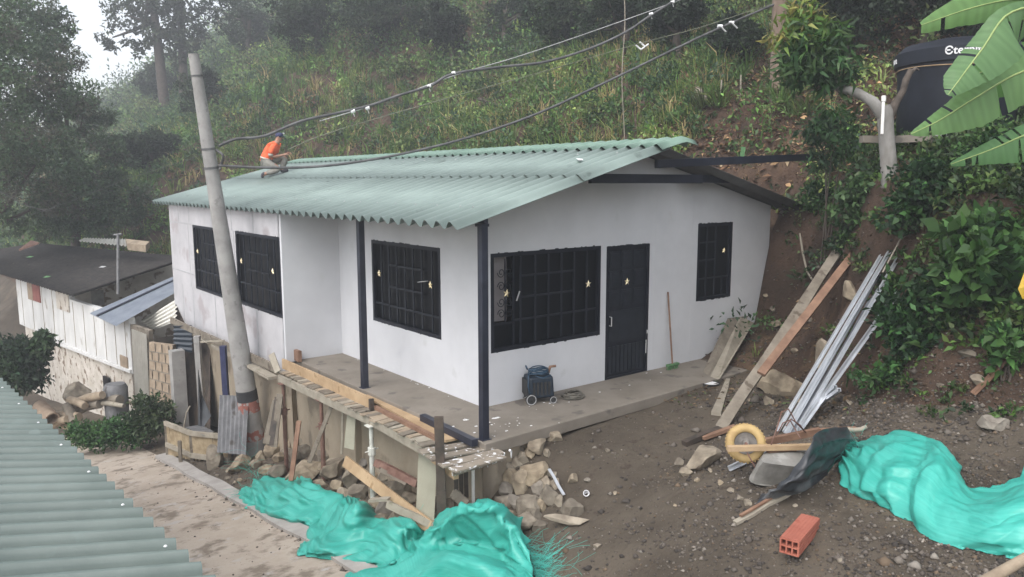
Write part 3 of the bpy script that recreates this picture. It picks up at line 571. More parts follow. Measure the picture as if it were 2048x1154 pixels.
# ------------------------------------------------------------------ roof of the neighbouring house, bottom left of the picture
NP = .22; ang = math.radians(94.6); ey = (math.cos(ang), math.sin(ang)); ax = math.radians(-8.3); ex = (-math.cos(ax), -math.sin(ax))
K0 = 3838.0; dep = K0/(385+405); A = PD(385, 1138, dep); zE = A.z
nh = thing('neighbouring_house', (A.x-2, A.y, zE-2.2), 'neighbouring building seen from above as a pale green corrugated roof', 'building')
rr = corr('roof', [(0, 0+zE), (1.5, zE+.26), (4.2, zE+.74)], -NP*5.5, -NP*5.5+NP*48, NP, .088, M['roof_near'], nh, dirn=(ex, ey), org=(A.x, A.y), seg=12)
for k in range(-3, 34, 4):
    for j in (0,):
        u = k*NP + NP/2*0; px, py = A.x+ey[0]*u+ex[0]*.08, A.y+ey[1]*u+ex[1]*.08; s = MB(); s.disc_ring((px, py, zE+.092), (0,0,1), [(.0001,.010),(.008,.007),(.013,0)], 6); s.build('screw', M['white_letters'], rr)
b = MB(); e0 = Vector((A.x+ex[0]*.6, A.y+ex[1]*.6, 0)); b.box((A.x-4.0, A.y-1.0, -2.4), (A.x-.55, A.y+9, zE-.02)); b.build('wall', M['beige_wall'], nh)
# ------------------------------------------------------------------ people
def skin(name, V, E, R, mat, parent, sub=2, root=0):
    me = bpy.data.meshes.new(name); o0 = Vector(parent.location)
    pp = parent.parent
    while pp: o0 = o0 + Vector(pp.location); pp = pp.parent
    me.from_pydata([tuple(Vector(v)-o0) for v in V], E, []); o = bpy.data.objects.new(name, me); COL.objects.link(o); o.parent = parent; me.materials.append(mat)
    md = o.modifiers.new('skin', 'SKIN'); md.use_smooth_shade = True
    me_s = me.skin_vertices[0].data if me.skin_vertices else None
    if me_s is None:
        bm = bmesh.new(); bm.from_mesh(me); bm.verts.layers.skin.verify(); bm.to_mesh(me); bm.free(); me_s = me.skin_vertices[0].data
    for i, r in enumerate(R): r *= .97; me_s[i].radius = (r, r) if not hasattr(r, '__len__') else r
    me_s[root].use_root = True
    s = o.modifiers.new('sub', 'SUBSURF'); s.levels = sub; s.render_levels = sub
    return o
PM0 = Vector((.9, 9.54, zl(.9)+.06)); f_ = Vector((RT[0], RT[1], 0)).normalized(); a_ = Vector((-f_.y, f_.x, 0))
def L3(x, y, z):
    x *= .93; y *= .95; z *= .90
    return PM0 + f_*x + a_*y + Vector((0, 0, z + .2745*(f_.x*x + a_.x*y)*(1 if z < .12 else .3)))
man = thing('person', PM0, 'person in an orange shirt, grey trousers and navy cap crouching on the green roof', 'person')
V = [(-.16,0,.36), (-.10,0,.50), (.0,0,.66), (.10,0,.78), (.155,0,.84), (.20,0,.92), (.215,0,.97)]      # pelvis .. head
E = [(i, i+1) for i in range(6)]; R = [.12,.125,.135,.12,.055,.085,.075]
def limb(root, pts, rad):
    k = root
    for p, r in zip(pts, rad): V.append(p); R.append(r); E.append((k, len(V)-1)); k = len(V)-1
    return k
# arms (near: y<0), resting on the raised knee
for s, ww in ((-1, (.32,-.05,.50)), (1, (.36,.07,.53))):
    h = limb(3, [(.10,s*.15,.75), (.04,s*.21,.60), (.02,s*.20,.47), (.17,s*.12,.47), ww], [.062,.05,.045,.038,.026])
    wx, wy, wz = ww; hh = limb(h, [(wx+.05, wy, wz+.01)], [.028])
    for q in range(4): limb(hh, [(wx+.085, wy+(q-1.5)*.02, wz+.012-.004*q), (wx+.115-.006*abs(q-1.3), wy+(q-1.5)*.022, wz-.005), (wx+.12-.006*abs(q-1.3), wy+(q-1.5)*.021, wz-.03)], [.010,.009,.007])
    limb(h, [(wx+.045, wy-s*.03, wz+.03), (wx+.075, wy-s*.04, wz+.035)], [.011,.009])
# legs: far knee raised, near leg kneeling on the sheet
limb(0, [(-.12,.10,.33), (.12,.12,.42), (.31,.10,.42), (.25,.10,.24), (.19,.10,.08), (.32,.10,.045)], [.095,.085,.068,.055,.042,.035])
limb(0, [(-.12,-.10,.31), (.06,-.13,.24), (.22,-.12,.12), (.02,-.12,.09), (-.18,-.11,.09), (-.22,-.11,.03)], [.095,.085,.068,.055,.042,.035])
body = skin('body', [L3(*v) for v in V], E, R, M['skin'], man)
V = [(-.20,0,.30), (-.17,0,.38), (-.11,0,.50), (-.01,0,.66), (.09,0,.77), (.135,0,.815), (.10,-.15,.75), (.045,-.215,.60), (.03,-.215,.55), (.10,.15,.75), (.045,.215,.60), (.03,.215,.55)]
E = [(0,1),(1,2),(2,3),(3,4),(4,5),(4,6),(6,7),(7,8),(4,9),(9,10),(10,11)]; R = [.125,.145,.155,.16,.135,.075,.085,.072,.066,.085,.072,.066]
shirt = skin('shirt', [L3(*v) for v in V], E, R, M['orange'], man)
b = MB()
def ringpts(c, n, r, sq=1.15):
    c = Vector(c); n = Vector(n).normalized(); u = n.cross(Vector((0,1,0))).normalized(); w = Vector((0,1,0))
    return [c + u*(math.cos(a)*r) + w*(math.sin(a)*r*sq) for a in np.linspace(0, 2*math.pi, 20, endpoint=False)]
b = MB(); rp = [L3(*p) for p in ringpts((-.145,0,.44), (.35,0,.9), .135)]; b.tube(rp, .022, 6, closed=True); b.build('reflective_band', M['reflect_band'], man, smooth=True)
for s in (-1, 1):
    b = MB(); b.tube([L3(.035,s*.215,.55), L3(.03,s*.21,.50)], [.059,.054], 10); b.build('sleeve_cuff', M['reflect_band'], man, smooth=True)
V = [(-.17,0,.34), (-.13,.10,.33), (.12,.12,.42), (.30,.10,.42), (.25,.10,.24), (.205,.10,.11), (-.13,-.10,.31), (.06,-.13,.24), (.22,-.12,.12), (.02,-.12,.10), (-.12,-.11,.095)]
E = [(0,1),(1,2),(2,3),(3,4),(4,5),(0,6),(6,7),(7,8),(8,9),(9,10)]; R = [.125,.115,.10,.085,.072,.064,.115,.10,.085,.07,.062]
skin('trousers', [L3(*v) for v in V], E, R, M['trousers'], man)
skin('boot', [L3(*v) for v in ((.19,.10,.10), (.20,.10,.045), (.32,.10,.04), (.37,.10,.035))], [(0,1),(1,2),(2,3)], [.055,.052,.048,.035], M['boot'], man)
skin('boot', [L3(*v) for v in ((-.14,-.11,.095), (-.21,-.11,.10), (-.235,-.11,.04), (-.20,-.11,-.005))], [(0,1),(1,2),(2,3)], [.055,.052,.048,.035], M['boot'], man)
skin('hair', [L3(.175,0,.95), L3(.20,0,1.0)], [(0,1)], [.088,.08], M['hair'], man)
b = MB(); cc = L3(.205,0,.975); b.disc_ring(cc, Vector((-.08,0,1)), [(.091,0),(.092,.026),(.081,.061),(.048,.086),(.0005,.092)], 16)
cp = b.build('cap', M['navy'], man, smooth=True)
b = MB(); pts = [cc + f_*(.078+.074*math.cos(a)) + a_*(.074*math.sin(a)) + Vector((0,0,.006-.10*max(0, math.cos(a))*.3)) for a in np.linspace(-math.pi/2, math.pi/2, 10)]; b.prism(pts, (0,0,.009)); b.build('peak', M['navy'], cp)
b = MB(); q = cc + f_*.095 + a_*-.03 + Vector((0,0,.05)); b.add([q, q+Vector((.03,-.03,.0)), q+Vector((.02,-.03,.035)), q+Vector((-.01,0,.035))], [(0,1,2,3)]); b.build('badge', M['grey_plastic'], cp)
b = MB()                                                        # nose, eyes, ears of the turned face
hc = L3(.215,0,.945)
b.disc_ring(hc+f_*.068+Vector((0,0,-.01)), f_+Vector((0,0,-.3)), [(.018,0),(.012,.02),(.0005,.03)], 8)
for s in (-1,1): b.disc_ring(hc+a_*(s*.071)+f_*-.01, a_*s, [(.025,0),(.022,.012),(.0005,.014)], 8)
b.build('nose_and_ears', M['skin'], man, smooth=True)
b = MB()
for s in (-1,1): b.disc_ring(hc+f_*.064+a_*(s*.028)+Vector((0,0,.016)), f_, [(.011,0),(.0005,.008)], 8)
b.disc_ring(hc+f_*.057+Vector((0,0,-.05)), f_, [(.02,0),(.0005,.006)], 8); b.build('eyes_and_mouth', M['hair'], man)

# ------------------------------------------------------------------ poles and cables
pb = Vector(PZ(512, 905, -1.95)); pt = PX(387, 108, -1.95)
pole = thing('utility_pole', (pb.x, pb.y, -2.2), 'leaning tapered concrete pole with worn red and black bands near its foot', 'pole')
ax_ = (pt-pb); 
def pa(t): return pb + ax_*t
b = MB(); b.tube([pa(t) for t in (-.05,0,.25,.5,.75,1.0)], [.205,.20,.17,.142,.113,.085], 20); b.build('shaft', M['pole_conc'], pole, smooth='auto')
def tfor(py):
    best = min(np.linspace(-.05, 1, 800), key=lambda t: abs(projy(pa(t))-py)); return best
def projy(P): d = np.array(P)-CAM; return H/2 - FPX*(d@UP)/(d@FW)
def band(p0, p1, mat, nm, extra=.004):
    ta, tb = tfor(p0), tfor(p1); rr = lambda t: .2-.115*t+extra; b = MB(); b.tube([pa(ta), pa(tb)], [rr(ta), rr(tb)], 20, cap=False); b.build(nm, mat, pole, smooth=True)
band(778, 800, M['pole_black'], 'black_band'); band(800, 822, M['pole_red'], 'red_band'); band(856, 876, M['pole_red'], 'red_band')
for py in (152, 298, 336): band(py-2, py+2, M['cable'], 'clamp_band', .008)
def cable(name, pts, r, mat, label, cat='cable', group=None, seg=6, wob=0):
    P = [Vector(p) for p in pts]; out = []
    for i in range(len(P)-1):
        p0 = P[max(i-1,0)]; p1 = P[i]; p2 = P[i+1]; p3 = P[min(i+2, len(P)-1)]
        for k in range(6):
            t = k/6; out.append(.5*((2*p1)+(p2-p0)*t+(2*p0-5*p1+4*p2-p3)*t*t+(3*p1-p0-3*p2+p3)*t**3))
    out.append(P[-1]); b = MB(); b.tube(out, r, seg); o = b.build(name, mat, smooth=True); tag(o, label, cat, group); return o
hp = Vector((9.1, 1.4, ground(9.1, 1.4)-.2))                    # the timber pole on the slope
hp = PG(1557, 192); 
dpole = (np.array(hp)-CAM)@FW
top = PD(1562, -140, dpole)
tp = thing('timber_pole', hp, 'brown timber pole standing on the slope behind the young tree', 'pole')
b = MB(); b.tube([hp-Vector((0,0,.3)), hp.lerp(top,.5), top], [.19,.165,.14], 14); b.build('shaft', M['wood_pole'], tp, smooth='auto')
dp = (np.array(pa(tfor(300)))-CAM)@FW
def span(pix, d0, d1):
    """points of a hanging cable between the two poles, its depth going evenly from pole to pole"""
    x0, x1 = pix[0][0], pix[-1][0]; out = []
    for (x, y) in pix:
        t = (x-x0)/(x1-x0); dd = 1/((1-t)/d0 + t/d1); out.append(PD(x, y, dd))
    return out
c1 = cable('cable', span([(437,292),(462,281),(480,277),(512,275),(538,269),(575,253),(611,240),(680,225),(740,211),(800,190),(860,172),(905,148),(1000,134),(1090,124),(1180,97),(1250,65),(1300,32),(1348,2),(1450,-60),(1556,-120)], dp, dpole), .028, M['cable'], 'thick wavy twisted cable, the upper of the two leaving the concrete pole')
for (px, py) in ((858,172),(907,146),(735,216),(706,222),(1302,28),(1345,4)):
    t = (px-437)/(1556-437); dd = 1/((1-t)/dp+t/dpole); q = PD(px, py, dd); b = MB(); b.tube([q+Vector((-.03,.02,-.008)), q+Vector((.03,-.02,.008))], .032, 7); b.beam(q+Vector((0,0,-.02)), q+Vector((.02,-.015,-.10)), .014, .006); b.build('tape', M['tape'], c1)
cable('cable', span([(640,242),(760,206),(905,152),(1030,115),(1150,75),(1300,22),(1400,-15),(1556,-70)], 1/((1-.18)/dp+.18/dpole), dpole), .010, M['cable_pale'], 'thin pale wire running just above the thick wavy cable')
c3 = cable('cable', span([(575,300),(640,272),(760,235),(900,195),(1080,145),(1200,110),(1290,84),(1400,55),(1500,22),(1556,5)], 1/((1-.12)/dp+.12/dpole), dpole), .008, M['wire_green'], 'thin olive wire running between the two thick cables')
c4 = cable('cable', span([(437,331),(520,335),(620,334),(720,323),(840,300),(960,268),(1080,225),(1200,170),(1300,122),(1400,74),(1480,38),(1558,5)], dp, dpole), .026, M['cable'], 'thick black cable, the lower of the two leaving the concrete pole')
cl = cable('cable', [pa(tfor(300))+Vector((.1,-.1,0)), PD(446,312,dp-.1), pa(tfor(334))+Vector((.12,-.12,0)), PD(440,338,dp-.1)], .022, M['cable'], 'short black cable loop tied between the two clamps of the concrete pole')
for (px, py, dx) in ((1463,45,0),(1440,52,0)):
    t = (px-437)/(1558-437); dd = 1/((1-t)/dp+t/dpole); q = PD(px, py, dd); b = MB(); b.beam(q, q+Vector((.1,-.08,-.12)), .07, .01); b.tube([q+Vector((-.04,.03,0)), q+Vector((.04,-.03,.0))], .034, 7); b.build('tape', M['tape'], c4)
for (px, py) in ((1290,90),(1282,96)):
    t = .12+.88*(px-575)/(1556-575); dd = 1/((1-t)/dp+t/dpole); q = PD(px, py, dd); b = MB(); b.tube([q+Vector((-.10,.06,.06)), q+Vector((0,0,-.03)), q+Vector((.06,-.04,.02))], .018, 5); b.build('rag', M['tape'], c3)
cable('cable', [PG(1250,300,.0)+Vector((0,0,-.1)), PG(1248,250,.6), PD(1244,150,dpole+2), PD(1250,40,dpole+2), PD(1246,-60,dpole+2)], .012, M['wood_pale'], 'pale hanging vine dangling down the slope above the roof', 'vine')
cable('cable', [pa(tfor(300)), PD(380,318,dp+1), PD(250,360,dp+5), PD(120,410,dp+9), PD(30,440,dp+12)], .004, M['cable'], 'thin wire running left from the concrete pole over the old house')
cable('cable', [PD(-20,370,22), PD(40,405,22), PD(90,420,22), PD(110,412,22)], .006, M['cable'], 'short sagging pale wire in front of the dark trees at the far left')
# ------------------------------------------------------------------ foliage
def unit(a): return a/np.maximum(np.linalg.norm(a, axis=1), 1e-9)[:, None]
def leafquads(P, D, N, L, Wd, droop=.25):
    """P base (n,3), D leaf direction, N rough normal, L length, Wd width -> verts (n*4,3), faces"""
    D = unit(D); S = unit(np.cross(D, N)); Nn = np.cross(S, D); L = L[:, None]; Wd = Wd[:, None]
    v0 = P; v1 = P + D*L*.45 + S*Wd*.5 + Nn*L*.08; v2 = P + D*L - Nn*L*droop; v3 = P + D*L*.45 - S*Wd*.5 + Nn*L*.08
    V = np.stack([v0, v1, v2, v3], 1).reshape(-1, 3); n = len(P); F = np.arange(n*4).reshape(n, 4); return V, F
def clumps(C, R, n, leaf, asp, cols, rng, up=.35, shell=.55, lo=-.25, flat=.8, coljit=.22, droop=.25, dirdown=0.0):
    """leaf clumps: C centres (m,3), R radii (m,), n leaves each, leaf size (m,), cols (m,3)"""
    m = len(C); idx = np.repeat(np.arange(m), n); k = len(idx)
    d = unit(rng.normal(size=(k, 3))); d[:, 2] = np.where(d[:, 2] < lo, -d[:, 2], d[:, 2])
    r = shell + (1-shell)*rng.random(k)**.7; lump = 1 + .25*np.sin(d[:, 0]*7+idx)*np.cos(d[:, 1]*6+idx*1.7)
    P = C[idx] + d*np.array([1, 1, flat])[None]*(R[idx]*r*lump)[:, None]
    D = unit(d*.6 + rng.normal(size=(k, 3))*.6 + np.array([0, 0, up-dirdown*1.5])[None]); N = unit(d + rng.normal(size=(k, 3))*.5 + np.array([0, 0, .5]))
    L = leaf[idx]*rng.uniform(.55, 1.35, k); V, F = leafquads(P, D, N, L, L*asp, droop)
    c = cols[idx]*np.exp(rng.normal(size=(k, 1))*coljit)*np.exp(rng.normal(size=(k, 3))*.06); return V, F, np.repeat(np.clip(c, 0, 1), 4, 0)
def blades(P, Hh, Wd, cols, rng, n, spread=.35, jit=.25, bend=.45):
    """grass: P tuft feet (m,3), n blades each, two quads per blade"""
    m = len(P); idx = np.repeat(np.arange(m), n); k = len(idx); h = Hh[idx]*rng.uniform(.45, 1.15, k)
    a = rng.random(k)*2*np.pi; out = np.stack([np.cos(a), np.sin(a), np.zeros(k)], 1); B = P[idx] + out*(rng.random(k)*.25*Hh[idx])[:, None]
    lean = rng.random(k)*spread; up = unit(np.stack([out[:, 0]*lean, out[:, 1]*lean, np.ones(k)], 1)); S = unit(np.cross(up, out)+rng.normal(size=(k,3))*.5)*(Wd[idx]*rng.uniform(.6,1.3,k))[:, None]*.5
    M1 = B + up*h[:, None]*.55; T = B + up*h[:, None]*.9 + out*(h*bend*rng.random(k))[:, None] - np.array([0,0,1])*(h*bend*.3*rng.random(k))[:, None]
    V = np.stack([B-S, B+S, M1+S*.9, M1-S*.9, T+S*.15, T-S*.15], 1).reshape(-1, 3); o = np.arange(k)[:, None]*6
    F = np.concatenate([o+np.array([0,1,2,3]), o+np.array([3,2,4,5])]); c = cols[idx]*np.exp(rng.normal(size=(k,1))*jit); return V, F, np.repeat(np.clip(c,0,1), 6, 0)
class FA:
    def __init__(s): s.V=[]; s.F=[]; s.C=[]; s.n=0
    def add(s, r): V,F,C = r; s.V.append(V); s.F.append(F+s.n); s.C.append(C); s.n += len(V)
    def build(s, name, mat, parent=None, origin=(0,0,0)): return arr_obj(name, np.concatenate(s.V), np.concatenate(s.F), mat, np.concatenate(s.C), parent=parent, origin=origin)
DG=(.022,.042,.016); MG=(.045,.085,.026); OG=(.075,.10,.035); YG=(.15,.19,.055); LG=(.09,.16,.04); DRY=(.30,.24,.12); BR=(.10,.06,.035); BG=(.03,.06,.03)
def pick(rng, n, pal, w): return np.array(pal, float)[rng.choice(len(pal), n, p=np.array(w)/sum(w))]
def pixof(P):
    d = P - CAM[None]; z = d@FW; z = np.where(z < .1, .1, z); return W/2 + FPX*(d@RT)/z, H/2 - FPX*(d@UP)/z, z
yawF = math.atan2(FW[1], FW[0])
def hill_samples(n, dmin, dmax, rng):
    th = yawF + rng.uniform(-.80, .80, n); d = dmin*(dmax/dmin)**rng.random(n); x = CAM[0]+d*np.cos(th); y = CAM[1]+d*np.sin(th)
    kx, kz = keys_at(y); z = groundv(x, y)
    foot = np.where((y > -.2) & (y < 11.8), kx[:, 9], kx[:, 7]+.2); ok = (x > foot) & (x < 74) & (y < 109) & (y > -13.5)
    P = np.stack([x, y, z], 1)[ok]; d = d[ok]; px, py, dz = pixof(P); ok = (px > -350) & (px < 2400) & (py > -420) & (py < 1100); return P[ok], d[ok], px[ok], py[ok]
rng = np.random.default_rng(5)
# --- shrubs and creepers that cover the slope as one mass
P, d, px, py = hill_samples(19000, 13, 125, rng)
bare = (P[:,1] < 3.6+1.2*vcoarse(P[:,0]*1.5, P[:,1]*1.5)) & (P[:,0] < 11.0) & (P[:,1] > -3.2)         # the dug, littered slope right of the house
terr = (P[:,1] <= -2.2) & (P[:,0] < 7.4)
keep = (~bare | (rng.random(len(P)) < .10)) & (~terr); P, d = P[keep], d[keep]
lowb = (P[:,0] < 13.5+2*vcoarse(P[:,0], P[:,1])) & (P[:,1] > 3) & (P[:,1] < 60)                         # grassy band low on the slope
keep = ~lowb | (rng.random(len(P)) < .5); P, d, lowb = P[keep], d[keep], lowb[keep]
m = len(P); sp = vcoarse(P[:,0]*2.1+5, P[:,1]*1.9) + rng.normal(size=m)*.5
cols = np.where((sp > .35)[:, None], pick(rng, m, [OG, LG, MG, YG], [4,3,3,1.5]), pick(rng, m, [DG, MG, BG, BR, OG], [5,4,3,.5,2.2]))
R = (.22+.014*d)*rng.uniform(.5, 1.5, m); R = np.where(lowb, R*.75, R); tall = rng.random(m) < .10; R = np.where(tall & ~lowb, R*1.7, R)
C = P + np.stack([np.zeros(m), np.zeros(m), R*.35], 1); leaf = (.045+.0030*d)*rng.uniform(.7, 1.4, m)
fa = FA(); n = 62
fa.add(clumps(C, R, n, leaf, .5, cols*1.9, rng, up=.3, shell=.35, flat=1.0))
tag(fa.build('undergrowth', M['leaf']), kind='stuff')
# --- tall grass
P, d, px, py = hill_samples(26000, 13, 80, rng)
band = (P[:,0] < 13.2+2.2*vcoarse(P[:,0], P[:,1])) & (P[:,1] > 3.2) & (vcoarse(P[:,0]*2.3+9, P[:,1]*2.1) > -.45)
keep = band & (rng.random(len(P)) < .8) | (rng.random(len(P)) < .05); keep &= ~((P[:,1] < 3.2) & (P[:,0] < 10) & (rng.random(len(P)) < .8)); P, d = P[keep], d[keep]; m = len(P)
s2 = vcoarse(P[:,0]*1.7, P[:,1]*1.7+3)+rng.normal(size=m)*.5
cols = np.where((s2 > .3)[:, None], pick(rng, m, [YG, DRY, LG], [5,3.0,2]), pick(rng, m, [LG, MG, YG, DRY], [4,3,2.5,.8]))
fa = FA(); fa.add(blades(P-np.array([0,0,.05]), (.35+.012*d)*rng.uniform(.5,1.5,m), .010+.0010*d, cols*1.4, rng, 13)); tag(fa.build('tall_grass', M['leaf']), kind='stuff')
# --- dry leaves and twigs on the dug slope
def litter(n, reg, pal, w, size, lift=.02):
    x = rng.uniform(reg[0], reg[1], n); y = rng.uniform(reg[2], reg[3], n); z = groundv(x, y)+lift*rng.random(n); Pp = np.stack([x, y, z], 1)
    D = unit(rng.normal(size=(n,3))*np.array([1,1,.5])); N = unit(rng.normal(size=(n,3))*.7+np.array([0,0,1])); L = size*rng.uniform(.4,1.6,n)
    V, F = leafquads(Pp, D, N, L, L*rng.uniform(.25,.6,n), .2); return V, F, np.repeat(pick(rng, n, pal, w)*np.exp(rng.normal(size=(n,1))*.3), 4, 0)
fa = FA(); fa.add(litter(9000, (7.2, 11.5, -4, 4.5), [(.30,.19,.10),(.16,.09,.05),(.07,.04,.025),(.42,.32,.20)], [3,4,4,1], .13, .06)); fa.add(litter(5000, (2.4, 7.3, -7, -.2), [(.22,.15,.08),(.12,.08,.045),(.06,.04,.025),(.09,.12,.05)], [2,3,3,2], .06))
tag(fa.build('leaf_litter', M['litter']), kind='stuff')
# low green plants dotted over the near bank and terrace
def scatter(n, reg, size, leaf, pal, w, nl=26, asp=.5, cond=None, name=None):
    x = rng.uniform(reg[0], reg[1], n); y = rng.uniform(reg[2], reg[3], n)
    if cond is not None: k = cond(x, y); x, y = x[k], y[k]
    m = len(x); R = size*rng.uniform(.5, 1.5, m); z = groundv(x, y); C = np.stack([x, y, z+R*.4], 1)
    return clumps(C, R, nl, leaf*rng.uniform(.7,1.3,m), asp, pick(rng, m, pal, w), rng, up=.2, shell=.2, flat=.9)
fa = FA()
fa.add(scatter(420, (4.3, 7.4, -3.0, -.3), .13, .07, [MG,LG,DG,OG], [4,3,3,2], 22, cond=lambda x,y: (groundv(x,y) > 1.7)))
fa.add(scatter(2600, (2.2, 6.6, -9, -3.2), .17, .09, [MG,LG,DG,OG], [4,3,4,2], 26, cond=lambda x,y: (groundv(x,y) > 1.15+.25*vnoise(x*2,y*2))))
fa.add(scatter(160, (2.2, 4.6, -6, -2.0), .11, .06, [MG,LG,DG,OG], [4,2,3,2], 22, cond=lambda x,y: (groundv(x,y) > .55)))
fa.add(scatter(500, (7.0, 11, -4, 3.5), .14, .09, [MG,LG,DG,OG], [4,3,3,2], 16, cond=lambda x,y: rng.random(len(x)) < .5))
fa.add(scatter(260, (-5, 1, 11.6, 20), .3, .12, [MG,LG,DG,OG], [4,3,3,2], 40, cond=lambda x,y: (x > -1.2) & (y > 17)))
tag(fa.build('ground_plants', M['leaf']), kind='stuff')

def tree(name, base, top, label, cat, crowns, pal, w, leaf, ncl, nl, trunk_r=.18, limbs=None, mat='bark_dark', group=None, asp=.5, flat=.9, droop=.25, dirdown=0.0, seed=1):
    """crowns = [(centre, radius)], leaf clumps spread through each of them"""
    rg = np.random.default_rng(seed); base = Vector(base); t = thing(name, base, label, cat, group); b = MB()
    if top is not None:
        top = Vector(top); k = base.lerp(top, .5)+Vector((rg.uniform(-.2,.2), rg.uniform(-.2,.2), 0)); b.tube([base-Vector((0,0,.3)), k, top], [trunk_r, trunk_r*.8, trunk_r*.55], 10)
        tt = b.build('trunk', M[mat], t, smooth='auto')
        for (c, r) in crowns[:9]:
            b = MB(); s = base.lerp(top, rg.uniform(.55, .98)); c = Vector(c); b.tube([s, s.lerp(c,.5)+Vector((0,0,-.1*r)), c], [trunk_r*.5, trunk_r*.3, trunk_r*.12], 7); b.build('limb', M[mat], t)
    fa = FA(); nc = np.array([r for _, r in crowns])**2; nc = np.maximum(3, (ncl*nc/nc.sum()).astype(int))
    for (c, r), k in zip(crowns, nc):
        dd = unit(rg.normal(size=(k,3))); rr = r*(.25+.75*rg.random(k)**.5); C = np.array(c)[None] + dd*rr[:, None]*np.array([1,1,flat])
        R = r*rg.uniform(.18,.36,k); fa.add(clumps(C, R, nl, np.full(k, leaf)*rg.uniform(.8,1.2,k), asp, pick(rg, k, pal, w), rg, up=.1, shell=.3, lo=-2, droop=droop, dirdown=dirdown))
    fa.build('crown', M['leaf'], t, origin=tuple(base)); return t
def blob(px, py, dep, rpx): return (tuple(PD(px, py, dep)), rpx/FPX*dep)
# dark trees at the left edge
def footat(px, dep, py=700): p = PD(px, py, dep); return Vector((p.x, p.y, ground(p.x, p.y)))
D1 = [(.08,.125,.07),(.11,.16,.085),(.13,.135,.095),(.12,.18,.09)]  # leaf tones lightened for the milky veil of glare over these trees
tree('broad_tree', footat(-60, 27), PD(-30,250,27), 'tall dark broad tree at the far left edge rising behind the old house', 'tree', [blob(10,120,27,120), blob(-60,260,27,130), blob(70,330,26,105), blob(100,190,27,75), blob(0,20,28,90), blob(60,420,27,70)], D1, [4,3,2,2], .14, 360, 110, .3, seed=3)
tree('broad_tree', footat(150, 31), PD(140,300,31), 'dark tree just left of the bright gap in the sky', 'tree', [blob(120,110,31,48), blob(100,50,31,45), blob(165,235,31,55), blob(185,330,31,75), blob(160,420,30,80), blob(245,400,32,60)], D1, [4,3,2,2], .15, 250, 90, .22, seed=4)
tree('broad_tree', footat(-90, 22), PD(-90,300,22), 'dark leafy tree cut off by the left edge, nearest of the left trees', 'tree', [blob(-90,200,22,120), blob(-90,380,22,80), blob(-100,40,22,120)], D1, [4,3,1,3], .12, 190, 100, .25, seed=5)
# thin trees against the sky on the crest
def crest(px, d0=40):
    pp = PG(px, 60, 0, 10, 150); return pp
D2 = [(.035,.05,.03),(.05,.07,.035),(.06,.07,.04)]
tree('crest_tree', footat(325, 58, 120), PD(300,-40,58), 'thin crest tree, left one of the pair with trunks against the sky', 'tree', [blob(250,30,58,38), blob(225,75,58,26), blob(285,75,58,40), blob(310,20,58,45), blob(300,-40,58,60), blob(345,90,58,45)], D2, [3,3,1], .34, 150, 26, .42, seed=6)
tree('crest_tree', footat(362, 58, 100), PD(358,-60,58), 'thin tree on the crest beside the bright gap, rightmost of the pair of trunks', 'tree', [blob(385,20,58,32), blob(345,10,58,30), blob(375,70,58,45), blob(360,-50,58,50)], D2, [3,3,1], .34, 90, 26, .36, seed=7)
# dark bushy trees up the slope (photo top), trunks mostly hidden
def slope_tree(px, py, rpx, label, pal=None, seed=1, ncl=110, nl=60, leaf=None, below=1.0):
    g = PG(px, py+rpx*below); dep = (np.array(g)-CAM)@FW; c = PD(px, py, dep); r = rpx/FPX*dep; rr = random.Random(seed)
    cr = [(tuple(c+Vector((rr.uniform(-.6,.6)*r, rr.uniform(-.6,.6)*r, rr.uniform(-.35,.45)*r))), r*rr.uniform(.45,.7)) for _ in range(6)]
    return tree('bushy_tree', g, c, label, 'tree', cr, pal or [(.018,.032,.016),(.028,.048,.022),(.045,.065,.03)], [4,3,1.5][:len(pal or [0]*3)], leaf or (.055+.0030*dep), ncl, nl, .02*dep**.5+.05, group='trees on the slope', seed=seed)
DK = [(.018,.032,.017),(.030,.048,.024),(.045,.066,.032)]
slope_tree(500, 40, 95, 'bushy tree on the crest just right of the sky gap, above the concrete pole', seed=11)
slope_tree(640, 30, 85, 'dark bushy tree at the top edge, second from the sky gap', DK, seed=12)
slope_tree(770, 20, 90, 'dark bushy tree above the wavy cable, third from the sky gap', seed=13)
slope_tree(900, 60, 70, 'greyish green bushy tree above the white cable tie', seed=14)
slope_tree(1010, 20, 85, 'dark bushy tree at the top edge above the middle of the roof', DK, seed=15)
slope_tree(1130, 50, 70, 'green bushy tree high on the slope between the cable ties', seed=16)
slope_tree(1240, 30, 75, 'dark tree at the top edge where the hanging vine comes down', DK, seed=17)
slope_tree(1360, 40, 80, 'very dark bushy tree between the cables and the timber pole', DK, seed=18)
slope_tree(1480, 70, 60, 'dark bush left of the timber pole near the top edge', DK, seed=19)
slope_tree(1690, 20, 110, 'deep green tree in shade right of the timber pole at the top edge', DK, seed=20)
slope_tree(1850, -10, 110, 'shaded tree at the top edge above the water tank', DK, seed=21)
slope_tree(2000, 60, 120, 'shaded tree behind the banana leaves at the top right', DK, seed=22)
slope_tree(300, 300, 60, 'rounded green bush on the slope left of the concrete pole', seed=23)
slope_tree(420, 180, 55, 'green bush behind the top of the concrete pole', seed=24)
slope_tree(330, 170, 50, 'pale green bush under the crest of the slope', seed=25)
